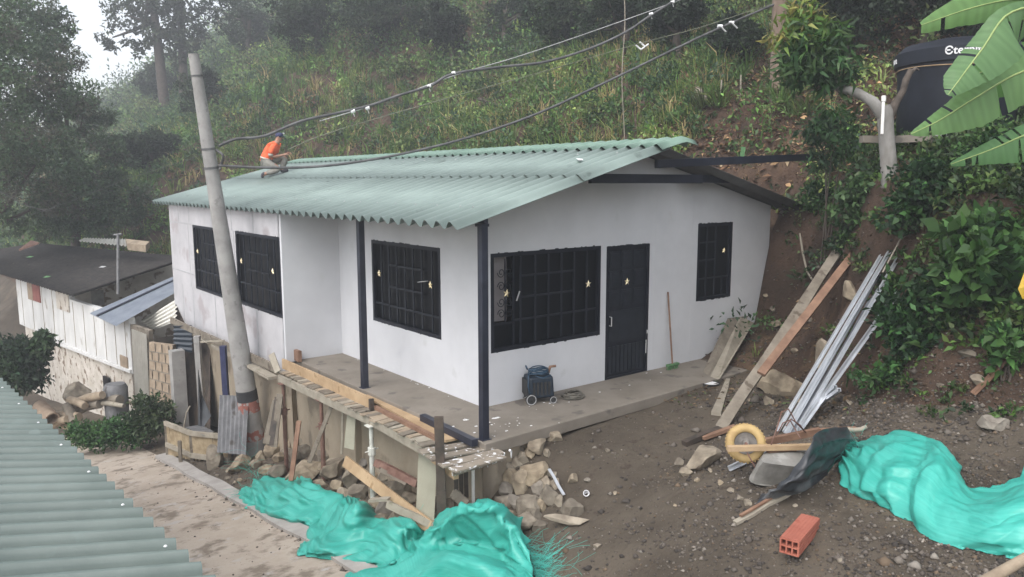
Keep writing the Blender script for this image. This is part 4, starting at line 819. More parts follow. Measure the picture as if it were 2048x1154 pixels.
# tall trees added above the view so that their crowns shade the upper right of the slope
for i, (x, y) in enumerate(((11.5,-2.0),(12.5,2.0),(10.0,-6.0),(15.5,5.5),(16.0,-1.0))):
    g = Vector((x, y, ground(x, y))); tp_ = g+Vector((0,0,8.0)); rr = random.Random(40+i)
    cr = [((x+rr.uniform(-2,2), y+rr.uniform(-2,2), g.z+7.5+rr.uniform(-.5,2)), rr.uniform(1.3,2.0)) for _ in range(7)]
    tree('shade_tree', g, tp_, ['added shade tree rising out of view above the tank','added shade tree just left of the timber pole','added shade tree behind the banana leaves','added shade tree high up the slope near the hanging vine','added shade tree high up the slope behind the young tree'][i], 'tree', cr, DK, [4,3,1], .24, 130, 60, .13, group='added trees shading the slope from above', seed=50+i)

# --- shrubs of the right-hand bank
def shrub(name, px, py, rpx, label, leaf, pal, w, n=26, nl=34, flat=.9, dep=None, seed=1, asp=.5, sq=1.0, droop=.25, dirdown=0.0, group=None, out=.0, stems=True):
    g = PG(px, py); dd = ((np.array(g)-CAM)@FW) if dep is None else dep; dd -= out; c = np.array(PD(px, py, dd)); r = rpx/FPX*dd; rg = np.random.default_rng(seed)
    base = (c[0], c[1], min(c[2], ground(c[0], c[1]))); t = thing(name, base, label, 'shrub', group); fa = FA(); off = unit(rg.normal(size=(n,3)))*(rg.random(n)**.5*r)[:, None]
    C = c[None] + RT[None]*off[:, :1] + np.array([0,0,1])[None]*off[:, 1:2]*sq + FW[None]*off[:, 2:]*.5
    gz = groundv(C[:,0], C[:,1])+.02; C[:,2] = np.maximum(C[:,2], gz)
    fa.add(clumps(C, np.full(n, r*.34)*rg.uniform(.7,1.3,n), nl, np.full(n, leaf), asp, pick(rg, n, pal, w), rg, up=.15, shell=.2, lo=-2, droop=droop, dirdown=dirdown)); fa.build('foliage', M['leaf'], t, origin=base)
    if not stems: return t
    b = MB()
    for k in range(5):
        e = Vector(C[rg.integers(n)]); s = Vector(base)+Vector((rg.uniform(-.05,.05), rg.uniform(-.05,.05), -.05)); b.tube([s, s.lerp(e,.5)+Vector((0,0,.05)), e], [.012,.009,.004], 5)
    b.build('stems', M['bark_dark'], t); return t
NG = [(.030,.075,.022),(.045,.11,.03),(.02,.05,.02),(.07,.14,.04)]
shrub('leafy_shrub', 1660, 275, 62, 'glossy dark green shrub hanging over the end of the long steel beam', .13, NG, [3,3,3,1], 34, 36, seed=61, asp=.32, sq=1.15, dirdown=.5, dep=12.4)
shrub('leafy_shrub', 1640, 385, 42, 'leafy shrub at the hill end of the roof', .10, NG, [3,3,2,2], 24, 34, seed=62, asp=.4, out=.2)
shrub('leafy_shrub', 1720, 400, 60, 'pale green shrub at the foot of the forked tree, on its left', .10, [(.06,.12,.04),(.09,.16,.06),(.04,.08,.03)], [3,2,2], 34, 34, seed=63, asp=.55, out=.15)
shrub('leafy_shrub', 1850, 400, 85, 'dark shrub on the bank right of the forked tree foot', .10, NG, [3,2,4,1], 44, 44, seed=64, asp=.6, out=.15)
shrub('leafy_shrub', 1975, 330, 85, 'dark shrub below the banana leaves beside the tank', .09, NG, [3,2,4,1], 50, 34, seed=65, asp=.5, out=.2)
shrub('broad_leaved_shrub', 1965, 520, 95, 'shrub with the largest oval leaves, right edge of the bank', .17, [(.05,.11,.03),(.07,.15,.04),(.03,.07,.025)], [3,3,2], 64, 30, seed=66, asp=.62, droop=.12, out=.35)
shrub('leafy_shrub', 1860, 640, 100, 'low dark shrub in the middle of the bank above the gravel', .10, NG, [3,2,4,1], 80, 36, seed=67, asp=.5, out=.15)
shrub('leafy_shrub', 1765, 760, 62, 'sparse low shrub beside the galvanised channels at the foot of the bank', .08, NG, [3,2,3,1], 26, 26, seed=68, asp=.5, out=.1)
shrub('leafy_shrub', 2020, 700, 50, 'light green shrub at the right edge above the short brown plank', .13, [(.06,.13,.04),(.08,.17,.05),(.03,.07,.025)], [3,3,2], 16, 22, seed=69, asp=.55, out=.2)
shrub('leafy_shrub', 1690, 480, 36, 'small shrub growing above the tops of the leaning timbers', .09, NG, [3,3,3,1], 16, 26, seed=70, asp=.45, out=.1)
# --- plants by the old house
shrub('creeper_bush', 38, 730, 58, 'dense dark creeper bush against the white wall of the old house', .13, [(.03,.055,.028),(.045,.08,.035),(.022,.04,.022)], [3,2,3], 80, 60, seed=71, dep=17.6, stems=False)
shrub('creeper_bush', 88, 690, 26, 'light creeper tuft on the top edge of the dark creeper bush', .12, [(.06,.10,.045),(.04,.075,.03)], [3,3], 24, 44, seed=72, dep=17.4, stems=False)
WG = [(.05,.12,.035),(.07,.15,.045),(.03,.065,.025)]
shrub('weed_patch', 185, 872, 50, 'bright green low weeds at the left corner of the lane', .09, WG, [3,3,2], 70, 40, seed=73, sq=.5, dep=17.0, stems=False)
shrub('weed_patch', 250, 862, 52, 'low green weeds in the middle of the corner of the lane', .09, WG, [3,2,3], 70, 40, seed=76, sq=.6, dep=16.7, stems=False)
shrub('weed_patch', 300, 835, 48, 'taller dull weeds in front of the adobe wall', .10, [(.05,.08,.035),(.07,.10,.045),(.035,.055,.025)], [3,3,2], 60, 36, seed=74, sq=.9, dep=16.5, stems=False)
# spiky grass tuft below the timber pole
for i, (px_, py_, lb) in enumerate(((1560,205,'arching spiky tuft at the foot of the timber pole'), (1430,215,'small grassy tuft left of the timber pole on the dug slope'), (1600,235,'grassy tuft between the timber pole and the glossy shrub'))):
    g = PG(px_, py_); t = thing('grass_tuft', g, lb, 'plant', 'grass tufts on the dug slope'); fa = FA(); q = np.array(g)[None]+rng.normal(size=(5,3))*np.array([.12,.12,.02]); fa.add(blades(q, np.full(5,.75), np.full(5,.03), pick(rng,5,[LG,OG,YG],[2,2,1]), rng, 26, spread=1.2, bend=.9)); fa.build('blades', M['leaf'], t, origin=tuple(g))

# ------------------------------------------------------------------ forked tree with a leafy left limb
DT = 10.4
tb = PD(1782, 392, 10.9); DT = 10.9; tb.z = ground(tb.x, tb.y)
def q(px, py, dd=0.0): return PD(px, py, DT+dd)
ft = thing('forked_tree', tb, 'pale barked forked tree with one leafy limb and one broken stub', 'tree')
b = MB(); b.tube([tb-Vector((0,0,.2)), q(1783,420), q(1780,370), q(1776,310), q(1772,262), q(1770,225), q(1768,212)], [.15,.13,.118,.108,.105,.11,.085], 14); b.build('trunk', M['bark'], ft, smooth='auto')
b = MB(); b.tube([q(1768,232), q(1745,203), q(1715,186,.1), q(1680,176,.15), q(1648,152,.15), q(1630,120,.1), q(1622,70,.1)], [.10,.075,.068,.062,.05,.035,.015], 12); b.build('limb', M['bark'], ft, smooth='auto')
b = MB(); b.tube([q(1778,232), q(1793,203), q(1806,182), q(1812,160), q(1822,140)], [.08,.05,.045,.048,.04], 12); b.tube([q(1818,148), q(1832,136), q(1838,140)], [.035,.02,.01], 8); tag(b.build('limb', M['bark_dark'], ft, smooth='auto'), 'broken dark stub limb')
fa = FA(); rg = np.random.default_rng(77); cs = []
for (px_, py_, rp, k, pal) in ((1620,110,62,30,0),(1655,130,50,22,0),(1595,140,40,14,0),(1625,150,36,10,0),(1590,90,42,14,1),(1610,38,36,12,2),(1625,60,40,12,1),(1670,95,38,12,0),(1592,20,16,5,2),(1570,65,22,6,2),(1665,60,22,6,1),(1690,140,22,5,0)):
    c0 = np.array(q(px_, py_, .1)); r = rp/FPX*DT; o = unit(rg.normal(size=(k,3)))*(rg.random(k)**.4*r)[:, None]
    pl = {0:[(.025,.065,.02),(.035,.085,.025),(.05,.10,.03)], 1:[(.06,.13,.03),(.09,.17,.04)], 2:[(.17,.22,.05),(.22,.20,.06),(.12,.20,.04)]}[pal]
    fa.add(clumps(c0+o, np.full(k, .12), 16, np.full(k, .19), .24, pick(rg, k, pl, [1]*len(pl)), rg, up=.0, shell=.1, lo=-2, droop=.35, dirdown=.25))
fa.build('crown', M['leaf'], ft, origin=tuple(tb))
b = MB(); b.tube([q(1764,268,-.22), q(1767,200,-.22)], .022, 10); b.tube([q(1767,203,-.22), q(1767.5,192,-.22)], .032, 10); tag(b.build('pipe', M['pvc'], smooth='auto'), 'white plastic pipe with a cap propped against the forked trunk', 'pipe')

# ------------------------------------------------------------------ banana plant
bn = thing('banana_plant', (0,0,0), 'banana plant reaching in from the right edge with five broad green leaves', 'plant')
DBN = 6.9; sp_ = PD(2260, 420, DBN); bn.location = (sp_.x, sp_.y, ground(sp_.x, sp_.y)); crown_ = PD(2230, 120, DBN)
b = MB(); b.tube([Vector(bn.location)-Vector((0,0,.2)), sp_, crown_], [.14,.12,.07], 12); b.build('stem', M['wood_pale'], bn, smooth=True)
def bleaf(rib, wl, wr, col, under=False, seed=0, fold=.25, dd=0.0, wav=.03):
    """rib = [(px,py,depth offset)] from stem to tip; wl / wr half widths in pixels above / below the rib"""
    rg = random.Random(seed); P = [PD(x, y, DBN+d0+dd) for x, y, d0 in rib]; out = []
    n = len(P)
    for i in range(n-1):
        p0, p1, p2, p3 = P[max(i-1,0)], P[i], P[i+1], P[min(i+2,n-1)]
        for k in range(14): t = k/14; out.append(.5*((2*p1)+(p2-p0)*t+(2*p0-5*p1+4*p2-p3)*t*t+(3*p1-p0-3*p2+p3)*t**3))
    out.append(P[-1]); m = len(out); V = []; F = []; Cc = []
    tow = Vector(CAM) ; k = FPX/DBN
    for side, ww in ((1, wl), (-1, wr)):
        gap = 0; prev = None
        for i in range(m):
            t = i/(m-1); tang = (out[min(i+1,m-1)]-out[max(i-1,0)]).normalized(); view = (out[i]-tow).normalized(); s = view.cross(tang).normalized()*side
            s = (s + tang*.35).normalized(); wpx = np.interp(t, np.linspace(0,1,len(ww)), ww)*(1+rg.uniform(-.03,.03)); w = wpx/k
            if rg.random() < .07: prev = None if rg.random() < .8 else prev
            row = []
            for j in range(5):
                u = j/4; c = out[i] + s*(w*u) + view*(fold*w*u*u + wav*math.sin(i*.9+side)*u*u*w*2) + Vector((0,0,-.12*w*u*u)); V.append(tuple(c)); row.append(len(V)-1)
                v = (1+.10*math.sin(i*2.4))*(1-.08*u)*rg.uniform(.95,1.05); Cc.append((col[0]*v, col[1]*v, col[2]*v))
            if prev is not None and not (gap and rg.random() < .5):
                for j in range(4): F.append((prev[j], prev[j+1], row[j+1], row[j]))
            prev = row
            if rg.random() < .025 and 3 < i < m-3:      # a tear: shift the outer part of this row
                V2 = [Vector(V[r_]) for r_ in row]; dup = []
                for j in range(5): V.append(tuple(V2[j] + tang*(.012+.03*j/4) + Vector((0,0,-.02*j/4)))); Cc.append(Cc[row[j]]); dup.append(len(V)-1)
                prev = dup
    o = arr_obj('leaf', np.array(V), np.array(F), M['banana'], np.array(Cc), parent=bn, origin=tuple(bn.location), smooth=True)
    b = MB(); b.tube([tuple(p) for p in out[::3]]+[out[-1]], [.014-.011*i/max(1, len(out[::3])) for i in range(len(out[::3])+1)], 6); b.build('midrib', M['pvc_green'], o, smooth=True)
M['pvc_green'] = pm('pale_green_midrib', (.22,.30,.10), (.30,.38,.14), 6, .5)
bleaf([(2230,60,.2),(2130,10,.1),(2040,-2,0),(1950,14,-.1),(1843,50,-.15)], [10,62,66,40,6], [10,34,40,30,14], (.16,.29,.10), seed=1)
bleaf([(2230,100,0),(2110,20,-.1),(2020,26,-.2),(1966,96,-.25),(1922,155,-.3),(1896,190,-.3)], [6,10,20,32,30,2], [6,48,76,56,26,2], (.13,.24,.10), seed=2, dd=-.2)
bleaf([(2230,150,.3),(2120,105,.3),(2040,112,.3),(1975,140,.3),(1915,160,.3)], [8,30,34,26,4], [8,40,70,60,6], (.10,.22,.06), seed=3, dd=.2)
bleaf([(2240,150,.1),(2130,125,0),(2040,145,-.05),(1950,196,-.15),(1880,240,-.2),(1822,268,-.25)], [6,36,44,30,20,2], [6,52,60,52,26,2], (.15,.27,.10), seed=4, dd=-.05)
bleaf([(2240,220,.1),(2130,240,0),(2050,270,-.05),(1980,300,-.1),(1902,328,-.15)], [6,28,26,20,3], [6,46,50,26,3], (.10,.21,.08), seed=5, dd=.1)

# ------------------------------------------------------------------ water tank on its ledge
tc_ = PG(1905, 292, 0); dT = 11.4; tl = PD(1902, 275, dT); TR_ = 119/FPX*dT; zb_ = tl.z; ctr = PD(1906, 275, dT+TR_*.92); ctr = Vector((ctr.x, ctr.y, zb_))
hT = 182/FPX*dT
tk = thing('water_tank', ctr, 'large black water tank on a dirt ledge behind the forked tree', 'tank')
b = MB(); b.disc_ring(ctr, (0,0,1), [(TR_*.90,0),(TR_*.93,.05),(TR_*.95,hT*.5),(TR_*.985,hT*.86)], 48); b.build('body', M['tank'], tk, smooth=True)
b = MB(); b.disc_ring(ctr, (0,0,1), [(TR_*.985,hT*.84),(TR_*1.03,hT*.845),(TR_*1.035,hT*.99),(TR_*1.0,hT*1.01),(TR_*.96,hT*1.03),(TR_*.90,hT*1.075),(TR_*.5,hT*1.13),(.001,hT*1.15)], 48); ld = b.build('lid', M['tank'], tk, smooth='auto')
b = MB(); b.tube([ctr+Vector((math.cos(a)*TR_*1.0, math.sin(a)*TR_*1.0, hT*.80+.012*math.sin(3*a))) for a in np.linspace(0, 2*math.pi, 48, endpoint=False)], .008, 5, closed=True); b.build('strap', M['wood_new'], tk)
def ringtext(txt, px, size, parent, z, r):
    cu = bpy.data.curves.new('t', 'FONT'); cu.body = txt; cu.size = size; cu.extrude = .003; cu.offset = .003; cu.resolution_u = 3; to = bpy.data.objects.new('t', cu); COL.objects.link(to)
    dg = bpy.context.evaluated_depsgraph_get(); me = bpy.data.meshes.new_from_object(to.evaluated_get(dg)); bpy.data.objects.remove(to)
    a0 = math.atan2(CAM[1]-ctr.y, CAM[0]-ctr.x)
    best = min(np.linspace(-1.5, 1.5, 600), key=lambda t: abs(pixof(np.array([[ctr.x+r*math.cos(a0+t), ctr.y+r*math.sin(a0+t), z]]))[0][0]-px))
    for v in me.vertices:
        a = a0 + best + v.co.x/r; rr = r+.003+v.co.z; v.co = Vector((ctr.x+rr*math.cos(a), ctr.y+rr*math.sin(a), z+v.co.y))-Vector(tk.location)
    me.materials.clear(); me.materials.append(M['white_letters']); o = bpy.data.objects.new('lettering', me); COL.objects.link(o); o.parent = parent; return o
ringtext('\u0404ternit', 1889, .16, ld, ctr.z+hT*.90, TR_*1.035)
ringtext('2000 L', 1772, .10, ld, ctr.z+hT*.89, TR_*1.035)
# ledge under the tank
b = MB(); l0 = PD(1722, 290, dT-.12); l1 = PD(2160, 270, dT-.3); print('TANK', ctr, zb_, ground(ctr.x,ctr.y), l0, ground(l0.x,l0.y), 'DT', DT, tb); z0 = zb_-.03; b.beam(Vector((l0.x,l0.y,z0)), Vector((l1.x,l1.y,z0)), .16, .10, n=8, wob=.012); tag(b.build('ledge_kerb', M['concrete']), 'low concrete kerb along the ledge in front of the water tank', 'kerb')
# ------------------------------------------------------------------ rocks and rubble
def rock(px, py, rpx, label, asp=(1,1,.75), seed=0, h=.45, dep=None, group=None, mat='rock', name='rock', tilt=None, parent=None, P0=None, R0=None):
    rg = np.random.default_rng(seed+1000)
    if P0 is None:
        g = PG(px, py+rpx*.45) if dep is None else Vector(PD(px, py+rpx*.45, dep)); dd = (np.array(g)-CAM)@FW; r = rpx*1.22/FPX*dd; c = g + Vector((0,0,r*h*asp[2]))
    else: c = Vector(P0); r = R0
    bm = bmesh.new(); bmesh.ops.create_icosphere(bm, subdivisions=3, radius=1.0)
    V = np.array([v.co[:] for v in bm.verts]); pl = unit(rg.normal(size=(15,3))); hh = rg.uniform(.50,.82,15)
    for n_, h_ in zip(pl, hh):
        dv = V@n_; k = dv > h_; V[k] -= np.outer((dv[k]-h_)*1.0, n_)
    V *= (1+.05*np.sin(V[:, :1]*5+seed)*np.cos(V[:, 1:2]*6+seed*2))
    V *= np.array(asp)[None]*r
    a = rg.uniform(0, 6.28) if tilt is None else tilt[0]; t = rg.uniform(-.35,.35) if tilt is None else tilt[1]
    Rm = np.array(Matrix.Rotation(a, 3, 'Z') @ Matrix.Rotation(t, 3, 'X'))
    V = V@Rm.T
    for v, co in zip(bm.verts, V): v.co = co
    me = bpy.data.meshes.new(name); bm.to_mesh(me); bm.free(); me.materials.append(M[mat]); me.polygons.foreach_set('use_smooth', [True]*len(me.polygons))
    try: me.set_sharp_from_angle(angle=math.radians(14))
    except Exception: pass
    o = bpy.data.objects.new(name, me); COL.objects.link(o); o.location = c; tag(o, label, 'stone', group); return o
RUB = 'stones heaped under the scaffold'
NAMED = [
 (614,873,17,'upright oval grey stone between the two rusty props',(1,.8,1)),
 (668,937,32,'large pale boulder just right of the second rusty prop',(1,.9,.8)),
 (611,945,33,'big rounded pale boulder between the rusty props',(1.1,.9,.8)),
 (553,944,22,'stone lying left of the first rusty prop, above the tarp end',(1,.8,.9)),
 (550,897,22,'grey stone against the wall left of the first rusty prop',(1,.8,.9)),
 (700,963,22,'upright pale wedge stone left of the white prop',(.7,.7,1.1)),
 (720,985,23,'dark blue grey stone against the foot of the white prop',(1,.9,.8)),
 (718,900,20,'tall pointed slab of stone standing against the wall',(.5,.4,1.7)),
 (731,927,20,'purplish stone behind the white prop',(1,.8,1.0)),
 (807,977,25,'brown stone left of the plywood sheet',(1,.8,.9)),
 (428,925,23,'tilted brown boulder in front of the cane fence panel',(.7,.7,1.2)),
 (482,926,25,'broad flat topped boulder left of the pole foot',(1.2,.9,.65)),
 (1063,942,34,'large pale block of stone under the porch corner',(1.1,.9,.75)),
 (1042,968,24,'brown stone in the masonry below the big pale block',(.8,.7,1.1)),
 (1098,991,22,'orange brown angular stone below the porch corner',(1,.8,.9)),
 (1146,1018,27,'wide tan stone with a pointed lower end, right of the masonry corner',(1,.8,1.0)),
 (1058,1012,30,'grey brown stone at the foot of the masonry corner',(1,.9,1.0)),
 (1051,1042,24,'dark grey stone lowest in the masonry corner',(1,.9,.8)),
 (1076,889,22,'grey brown stone set under the porch edge',(1,.8,.75)),
 (1108,871,19,'yellowish stone set under the porch edge, right of the grey brown one',(1,.9,.8)),
 (1031,893,25,'reddish stone directly under the porch corner',(1.1,.8,.8)),
 (1128,858,9,'small yellow stone at the end of the row under the porch edge',(1,.9,1)),
 (1146,957,13,'small cream stone beside the bent steel strip',(1,.9,.8)),
 (1405,908,46,'big jagged brown rock left of the wheelbarrow wheel',(1.15,.6,.5)),
 (1372,944,14,'small tan stone below the big jagged brown rock',(1,.9,.9)),
 (1357,926,10,'small reddish stone left of the tan one by the jagged rock',(1,.9,.9)),
 (1555,765,40,'large pale boulder between the long plank and the steel channels',(1.15,.8,.8)),
 (1537,803,11,'small triangular stone below the large pale boulder',(1,.7,1)),
 (1986,845,28,'rounded tan stone alone on the gravel at the right',(1,.9,.75)),
 (1700,585,22,'boulder half buried in the bank behind the steel channels',(1,.7,1.0)),
 (1650,720,30,'grey boulder half buried in the bank left of the steel channels',(.9,.6,1.2)),
 (1957,762,15,'grey stone beside the short brown plank',(1,.9,.9)),
 (1934,704,13,'pale stone in the soil of the bank above the brown plank',(1.3,.8,.6)),
 (1555,645,14,'pale flat stone on the cut earth beside the leaning boards',(1.2,.8,.5)),
 (1546,618,8,'small stone on the cut earth left of the long plank',(1,.8,.8)),
 (1400,195,24,'tan boulder in the dug slope left of the grass tuft',(1,.5,.8)),
 (1882,267,15,'white rock on the ledge in front of the water tank',(1.2,.9,.55)),
 (160,795,30,'ochre boulder at the foot of the old house wall',(1.2,.8,.9)),
 (245,865,16,'grey stone among the weeds',(1.2,.9,.7)),
]
for i, (px, py, r, lb, asp) in enumerate(NAMED):
    dep = None
    if lb.startswith('white rock'): dep = dT-.35
    if 'ochre' in lb: dep = 19.0
    o = rock(px, py, r, lb, asp, seed=i, dep=dep, h=.35 if 'buried' in lb or 'masonry' in lb or 'under the porch' in lb else .45)
    if 'white rock' in lb: o.data.materials[0] = M['whitewash']
for i, (px, py, r) in enumerate([(579,884,20),(611,901,20),(649,911,18),(667,903,13),(639,970,15),(675,973,17),(691,995,24),(724,1013,17),(767,954,16),(777,973,18),(823,996,18),(770,1016,25),(764,1036,18),(793,1039,20),(800,1057,20),(826,1057,20),
        (590,915,18),(575,905,15),(640,940,14),(655,890,14),(690,930,15),(745,950,15),(745,985,14),(750,1005,15),(785,1000,16),(845,1010,16),(860,1035,18),(845,1050,18),(700,1010,14),(740,1030,16),(780,985,13),(600,860,14),(520,915,14),(560,915,14),(530,940,15),(510,930,12),(650,1000,14),(625,985,14),(680,1020,14),(870,1060,16),(895,1040,18),(900,1010,14)]):
    rock(px, py, r, 'one of the rough grey brown stones heaped under the scaffold', (1, .85, .8), seed=200+i, group=RUB)
for i, (px, py, r) in enumerate([(985,945,20),(1005,915,18),(975,980,22),(1005,1000,20),(990,1030,20),(1020,1030,18),(955,960,18),(960,1000,20),(1020,940,16),(1030,1000,16),(950,925,16),(1015,975,18),(1035,925,14),(1085,945,16),(1090,965,14),(1075,975,16),(1110,965,12),(1070,1030,18),(1085,1010,15),(1120,1000,12),(1080,1050,16),(1045,915,18),(1060,905,14),(1095,905,10),(1025,955,20),(1035,1045,18)]):
    rock(px, py, r, 'one of the mortared stones of the masonry corner behind the tarp', (1, .8, 1.0), seed=300+i, group='stones of the masonry corner', h=.2)
sm = [(1176,959,7),(1105,948,9),(1088,872,8),(1480,995,8),(1440,965,7),(1462,980,7),(1495,1005,9),(1420,940,6),(1395,960,6),(1390,938,5),(1450,750,5),(1230,985,5),(1215,900,6),(1195,1090,9),(1640,800,7),(1600,800,6),(1560,845,6),(1350,1010,5),(1800,930,6),(1900,1130,6),(1590,1010,5),(1680,1120,7),(400,950,7),(385,935,5),(455,955,7),(470,965,6),(440,970,6),(460,940,8),(480,960,6),(435,950,5),(500,975,6),(1500,560,7),(1530,590,6),(1590,700,8),(1620,640,8),(1660,660,8),(1500,800,6),(1480,780,6),(1770,640,8),(1880,770,7),(1700,805,8)]
for i, (px, py, r) in enumerate(sm): rock(px, py, r, 'one of the small loose stones scattered on the bare dirt', (1, .9, .7), seed=400+i, group='small loose stones on the dirt')
o = rock(0, 0, 0, 'long bone shaped pale stone lying at the bottom of the masonry corner', (2.6,.55,.5), seed=500, P0=PG(1136,1052)+Vector((0,0,.07)), R0=.125, tilt=(-.95,.1))
# pebbles: the gravel nobody could count
def pebbles(n, reg, s, cond=None):
    x = rng.uniform(reg[0], reg[1], n); y = rng.uniform(reg[2], reg[3], n)
    if cond is not None: k = cond(x, y); x, y = x[k], y[k]
    m = len(x); z = groundv(x, y); r = s*np.exp(rng.normal(size=m)*.5); C = np.stack([x, y, z+r*.2], 1)
    O = np.array([[1,0,0],[0,1,0],[-1,0,0],[0,-1,0],[0,0,.7],[0,0,-.7]])[None]*rng.uniform(.6,1.3,(m,6,1)); a = rng.random(m)*6.28; ca, sa = np.cos(a), np.sin(a)
    Ox = O[...,0]*ca[:,None]-O[...,1]*sa[:,None]; Oy = O[...,0]*sa[:,None]+O[...,1]*ca[:,None]; V = C[:,None]+np.stack([Ox,Oy,O[...,2]],-1)*r[:,None,None]
    T = np.array([[0,1,4],[1,2,4],[2,3,4],[3,0,4],[1,0,5],[2,1,5],[3,2,5],[0,3,5]]); F = (np.arange(m)*6)[:,None,None]+T[None]
    c = pick(rng, m, [(.095,.08,.068),(.15,.13,.11),(.06,.052,.046),(.24,.215,.185),(.13,.095,.065)], [5,3,4,.6,1.2]); return V.reshape(-1,3), F.reshape(-1,3), np.repeat(c*np.exp(rng.normal(size=(m,1))*.2), 6, 0)
fa = FA(); notslab = lambda x, y: ~((x > -.95) & (x < 4.75) & (y > -1.2))
fa.add(pebbles(46000, (-1.6, 3.6, -8, -2.6), .0115, lambda x,y: (vnoise(x*1.3,y*1.1)+rng.normal(size=len(x))*.5 > -.1) & (rng.random(len(x)) < np.clip(.15+(-y-2.5)*.28+ .12*(x), .08, 1)) ))
fa.add(pebbles(9000, (-1.8, 5.2, -7, 0), .007, notslab)); fa.add(pebbles(1600, (-1.8, 4.6, -7, 0), .018, lambda x,y: notslab(x,y) & (rng.random(len(x)) < .5)))
fa.add(pebbles(90, (-1.4, 4.2, -7, -1.3), .028, notslab)); fa.add(pebbles(3000, (2.4, 7.3, -7, 0), .016, notslab)); fa.add(pebbles(1800, (-2.4, -.95, -1, 9), .014)); fa.add(pebbles(700, (-5.5, -2.2, -4, 9), .008))
gv = fa.build('gravel', M['litter']); tag(gv, kind='stuff')
# plaster crumbs on the porch
b = MB()
for i in range(44):
    if i < 30: x = random.gauss(-.35,.25); y = random.gauss(-.75,.22)
    else: x = random.uniform(0,3.5); y = random.uniform(-.55,-.05)
    x = max(-.8, x); y = max(-1.15, y); s = random.uniform(.006,.022); b.box((x,y,.0005), (x+s*random.uniform(.6,1.8), y+s, .0005+s*.25))
for i in range(14):
    y = random.uniform(.3,3.9); x = -.01-random.random()*.06; s = random.uniform(.005,.014); b.box((x-s,y,.0005), (x,y+s*1.6,.002+s*.4))
tag(b.build('plaster_crumbs', M['chalk']), kind='stuff')
def puddle(name, c, rx, ry, mat, z, seed):
    rg = random.Random(seed); pts = [(c[0]+rx*math.cos(a)*rg.uniform(.55,1.1), c[1]+ry*math.sin(a)*rg.uniform(.55,1.1), z) for a in np.linspace(0, 2*math.pi, 22, endpoint=False)]
    b = MB(); b.prism(pts, (0,0,.0025)); return b.build(name, mat, house)
for i, (x, y, rx, ry) in enumerate(((-.42,-.62,.10,.05),(-.15,-.48,.07,.035),(-.5,-.3,.05,.03))): puddle('paint_splash', (x,y), rx, ry, M['chalk'], .001, i)

# ------------------------------------------------------------------ scaffold along the foundation
ZS = -.17
sc = thing('scaffold', (-1.3, 2.5, -1.8), 'timber scaffold platform running along the edge of the porch', 'scaffold')
def SP(px, py, z=ZS): return PZ(px, py, z)
b = MB(); b.beam(SP(558,756), SP(742,842), .05, .11, n=3, wob=.004); b.build('joist', M['wood_pale'], sc)
b = MB(); b.beam(SP(740,840)+Vector((0,0,-.005)), SP(870,912), .05, .11, n=3, wob=.004); b.build('joist', M['wood_pale'], sc)
b = MB(); b.beam(SP(866,908)+Vector((.0,0,-.03)), SP(912,948)+Vector((0,0,-.0)), .06, .12); b.build('joist', M['wood_new'], sc)
b = MB(); b.beam(Vector((-1.02,-1.0,ZS-.0)), Vector((-1.0,4.2,ZS-.0)), .05, .10); b.build('joist', M['wood_old'], sc)
rg = random.Random(3)
y = 4.0
while y > -.55:                                                # short slats laid across the joists
    w = rg.uniform(.07,.13); xo = -1.27-.04*(4-y)/5+rg.uniform(-.03,.03); b = MB(); b.beam((xo, y, ZS+.068+rg.uniform(-.004,.004)), (-.95+rg.uniform(-.02,.02), y+rg.uniform(-.06,.06), ZS+.07), w, .018); b.build('slat', M[rg.choice(['wood_old','wood_old','wood_old','wood_pale','log'])], sc); y -= w+rg.uniform(.004,.04)
for i, (p, q_) in enumerate((((958,884),(840,905)), ((985,893),(858,918)), ((1003,903),(880,931)), ((1006,912),(905,941)))):   # splashed boards at the corner
    b = MB(); b.beam(SP(*p,ZS+.09), SP(*q_,ZS+.09), .155, .02, n=4, wob=.003); b.build('board', M['splash'], sc)
b = MB(); b.beam(SP(905,946,ZS+.03), SP(1008,914,ZS+.03), .03, .07, n=2); b.build('board', M['splash'], sc)
for (px, py, l) in ((1003,912,.05),(975,917,.09),(985,918,.05),(1022,905,.05),(955,922,.06)):
    b = MB(); q0 = SP(px,py,ZS+.04)+Vector((-.02,-.03,0)); b.tube([q0+Vector((-.03,-.01,.05)), q0+Vector((0,0,.03)), q0+Vector((0,0,-l))], [.016,.014,.006], 6); b.build('plaster_drip', M['white_letters'], sc)
b = MB(); b.beam(PZ(566,727,-.02)+Vector((0,.0,0)), PZ(745,808,-.02), .035, .17, n=3, wob=.003); tag(b.build('form_board', M['wood_new']), 'bright new board standing on edge along the porch slab', 'board')
b = MB(); b.beam(PZ(741,790,-.06), PZ(905,880,-.06), .20, .03); tag(b.build('plank', M['wood_new']), 'wide new plank lying flat beside the slab, right of the upright board', 'plank')
b = MB(); b.beam(PZ(750,814,-.07), PZ(882,882,-.07), .06, .05, n=3, wob=.003); tag(b.build('plank', M['wood_brown']), 'narrow brown batten along the outer side of the wide new plank', 'plank')
b = MB(); b.beam(PZ(342,640,-.1), PZ(552,737,-.1), .04, .14, n=4, wob=.003); tag(b.build('form_board', M['wood_old']), 'old board on edge along the foot of the grey panelled wall', 'board')
b = MB(); b.beam(PZ(384,664,-.22), PZ(420,684,-.22), .14, .04); b.beam(PZ(430,690,-.24), PZ(546,756,-.24), .16, .05, n=4, wob=.006); tag(b.build('form_board', M['wood_pale']), 'crusted timber ledge under the panelled wall, either side of the pole', 'board')
b = MB(); b.beam(PD(543,708,12.3), PD(556,744,12.1), .10, .025, up=FW); tag(b.build('wooden_stake', M['wood_pale']), 'pale short stake tilted over the porch edge by the wall corner', 'stake')
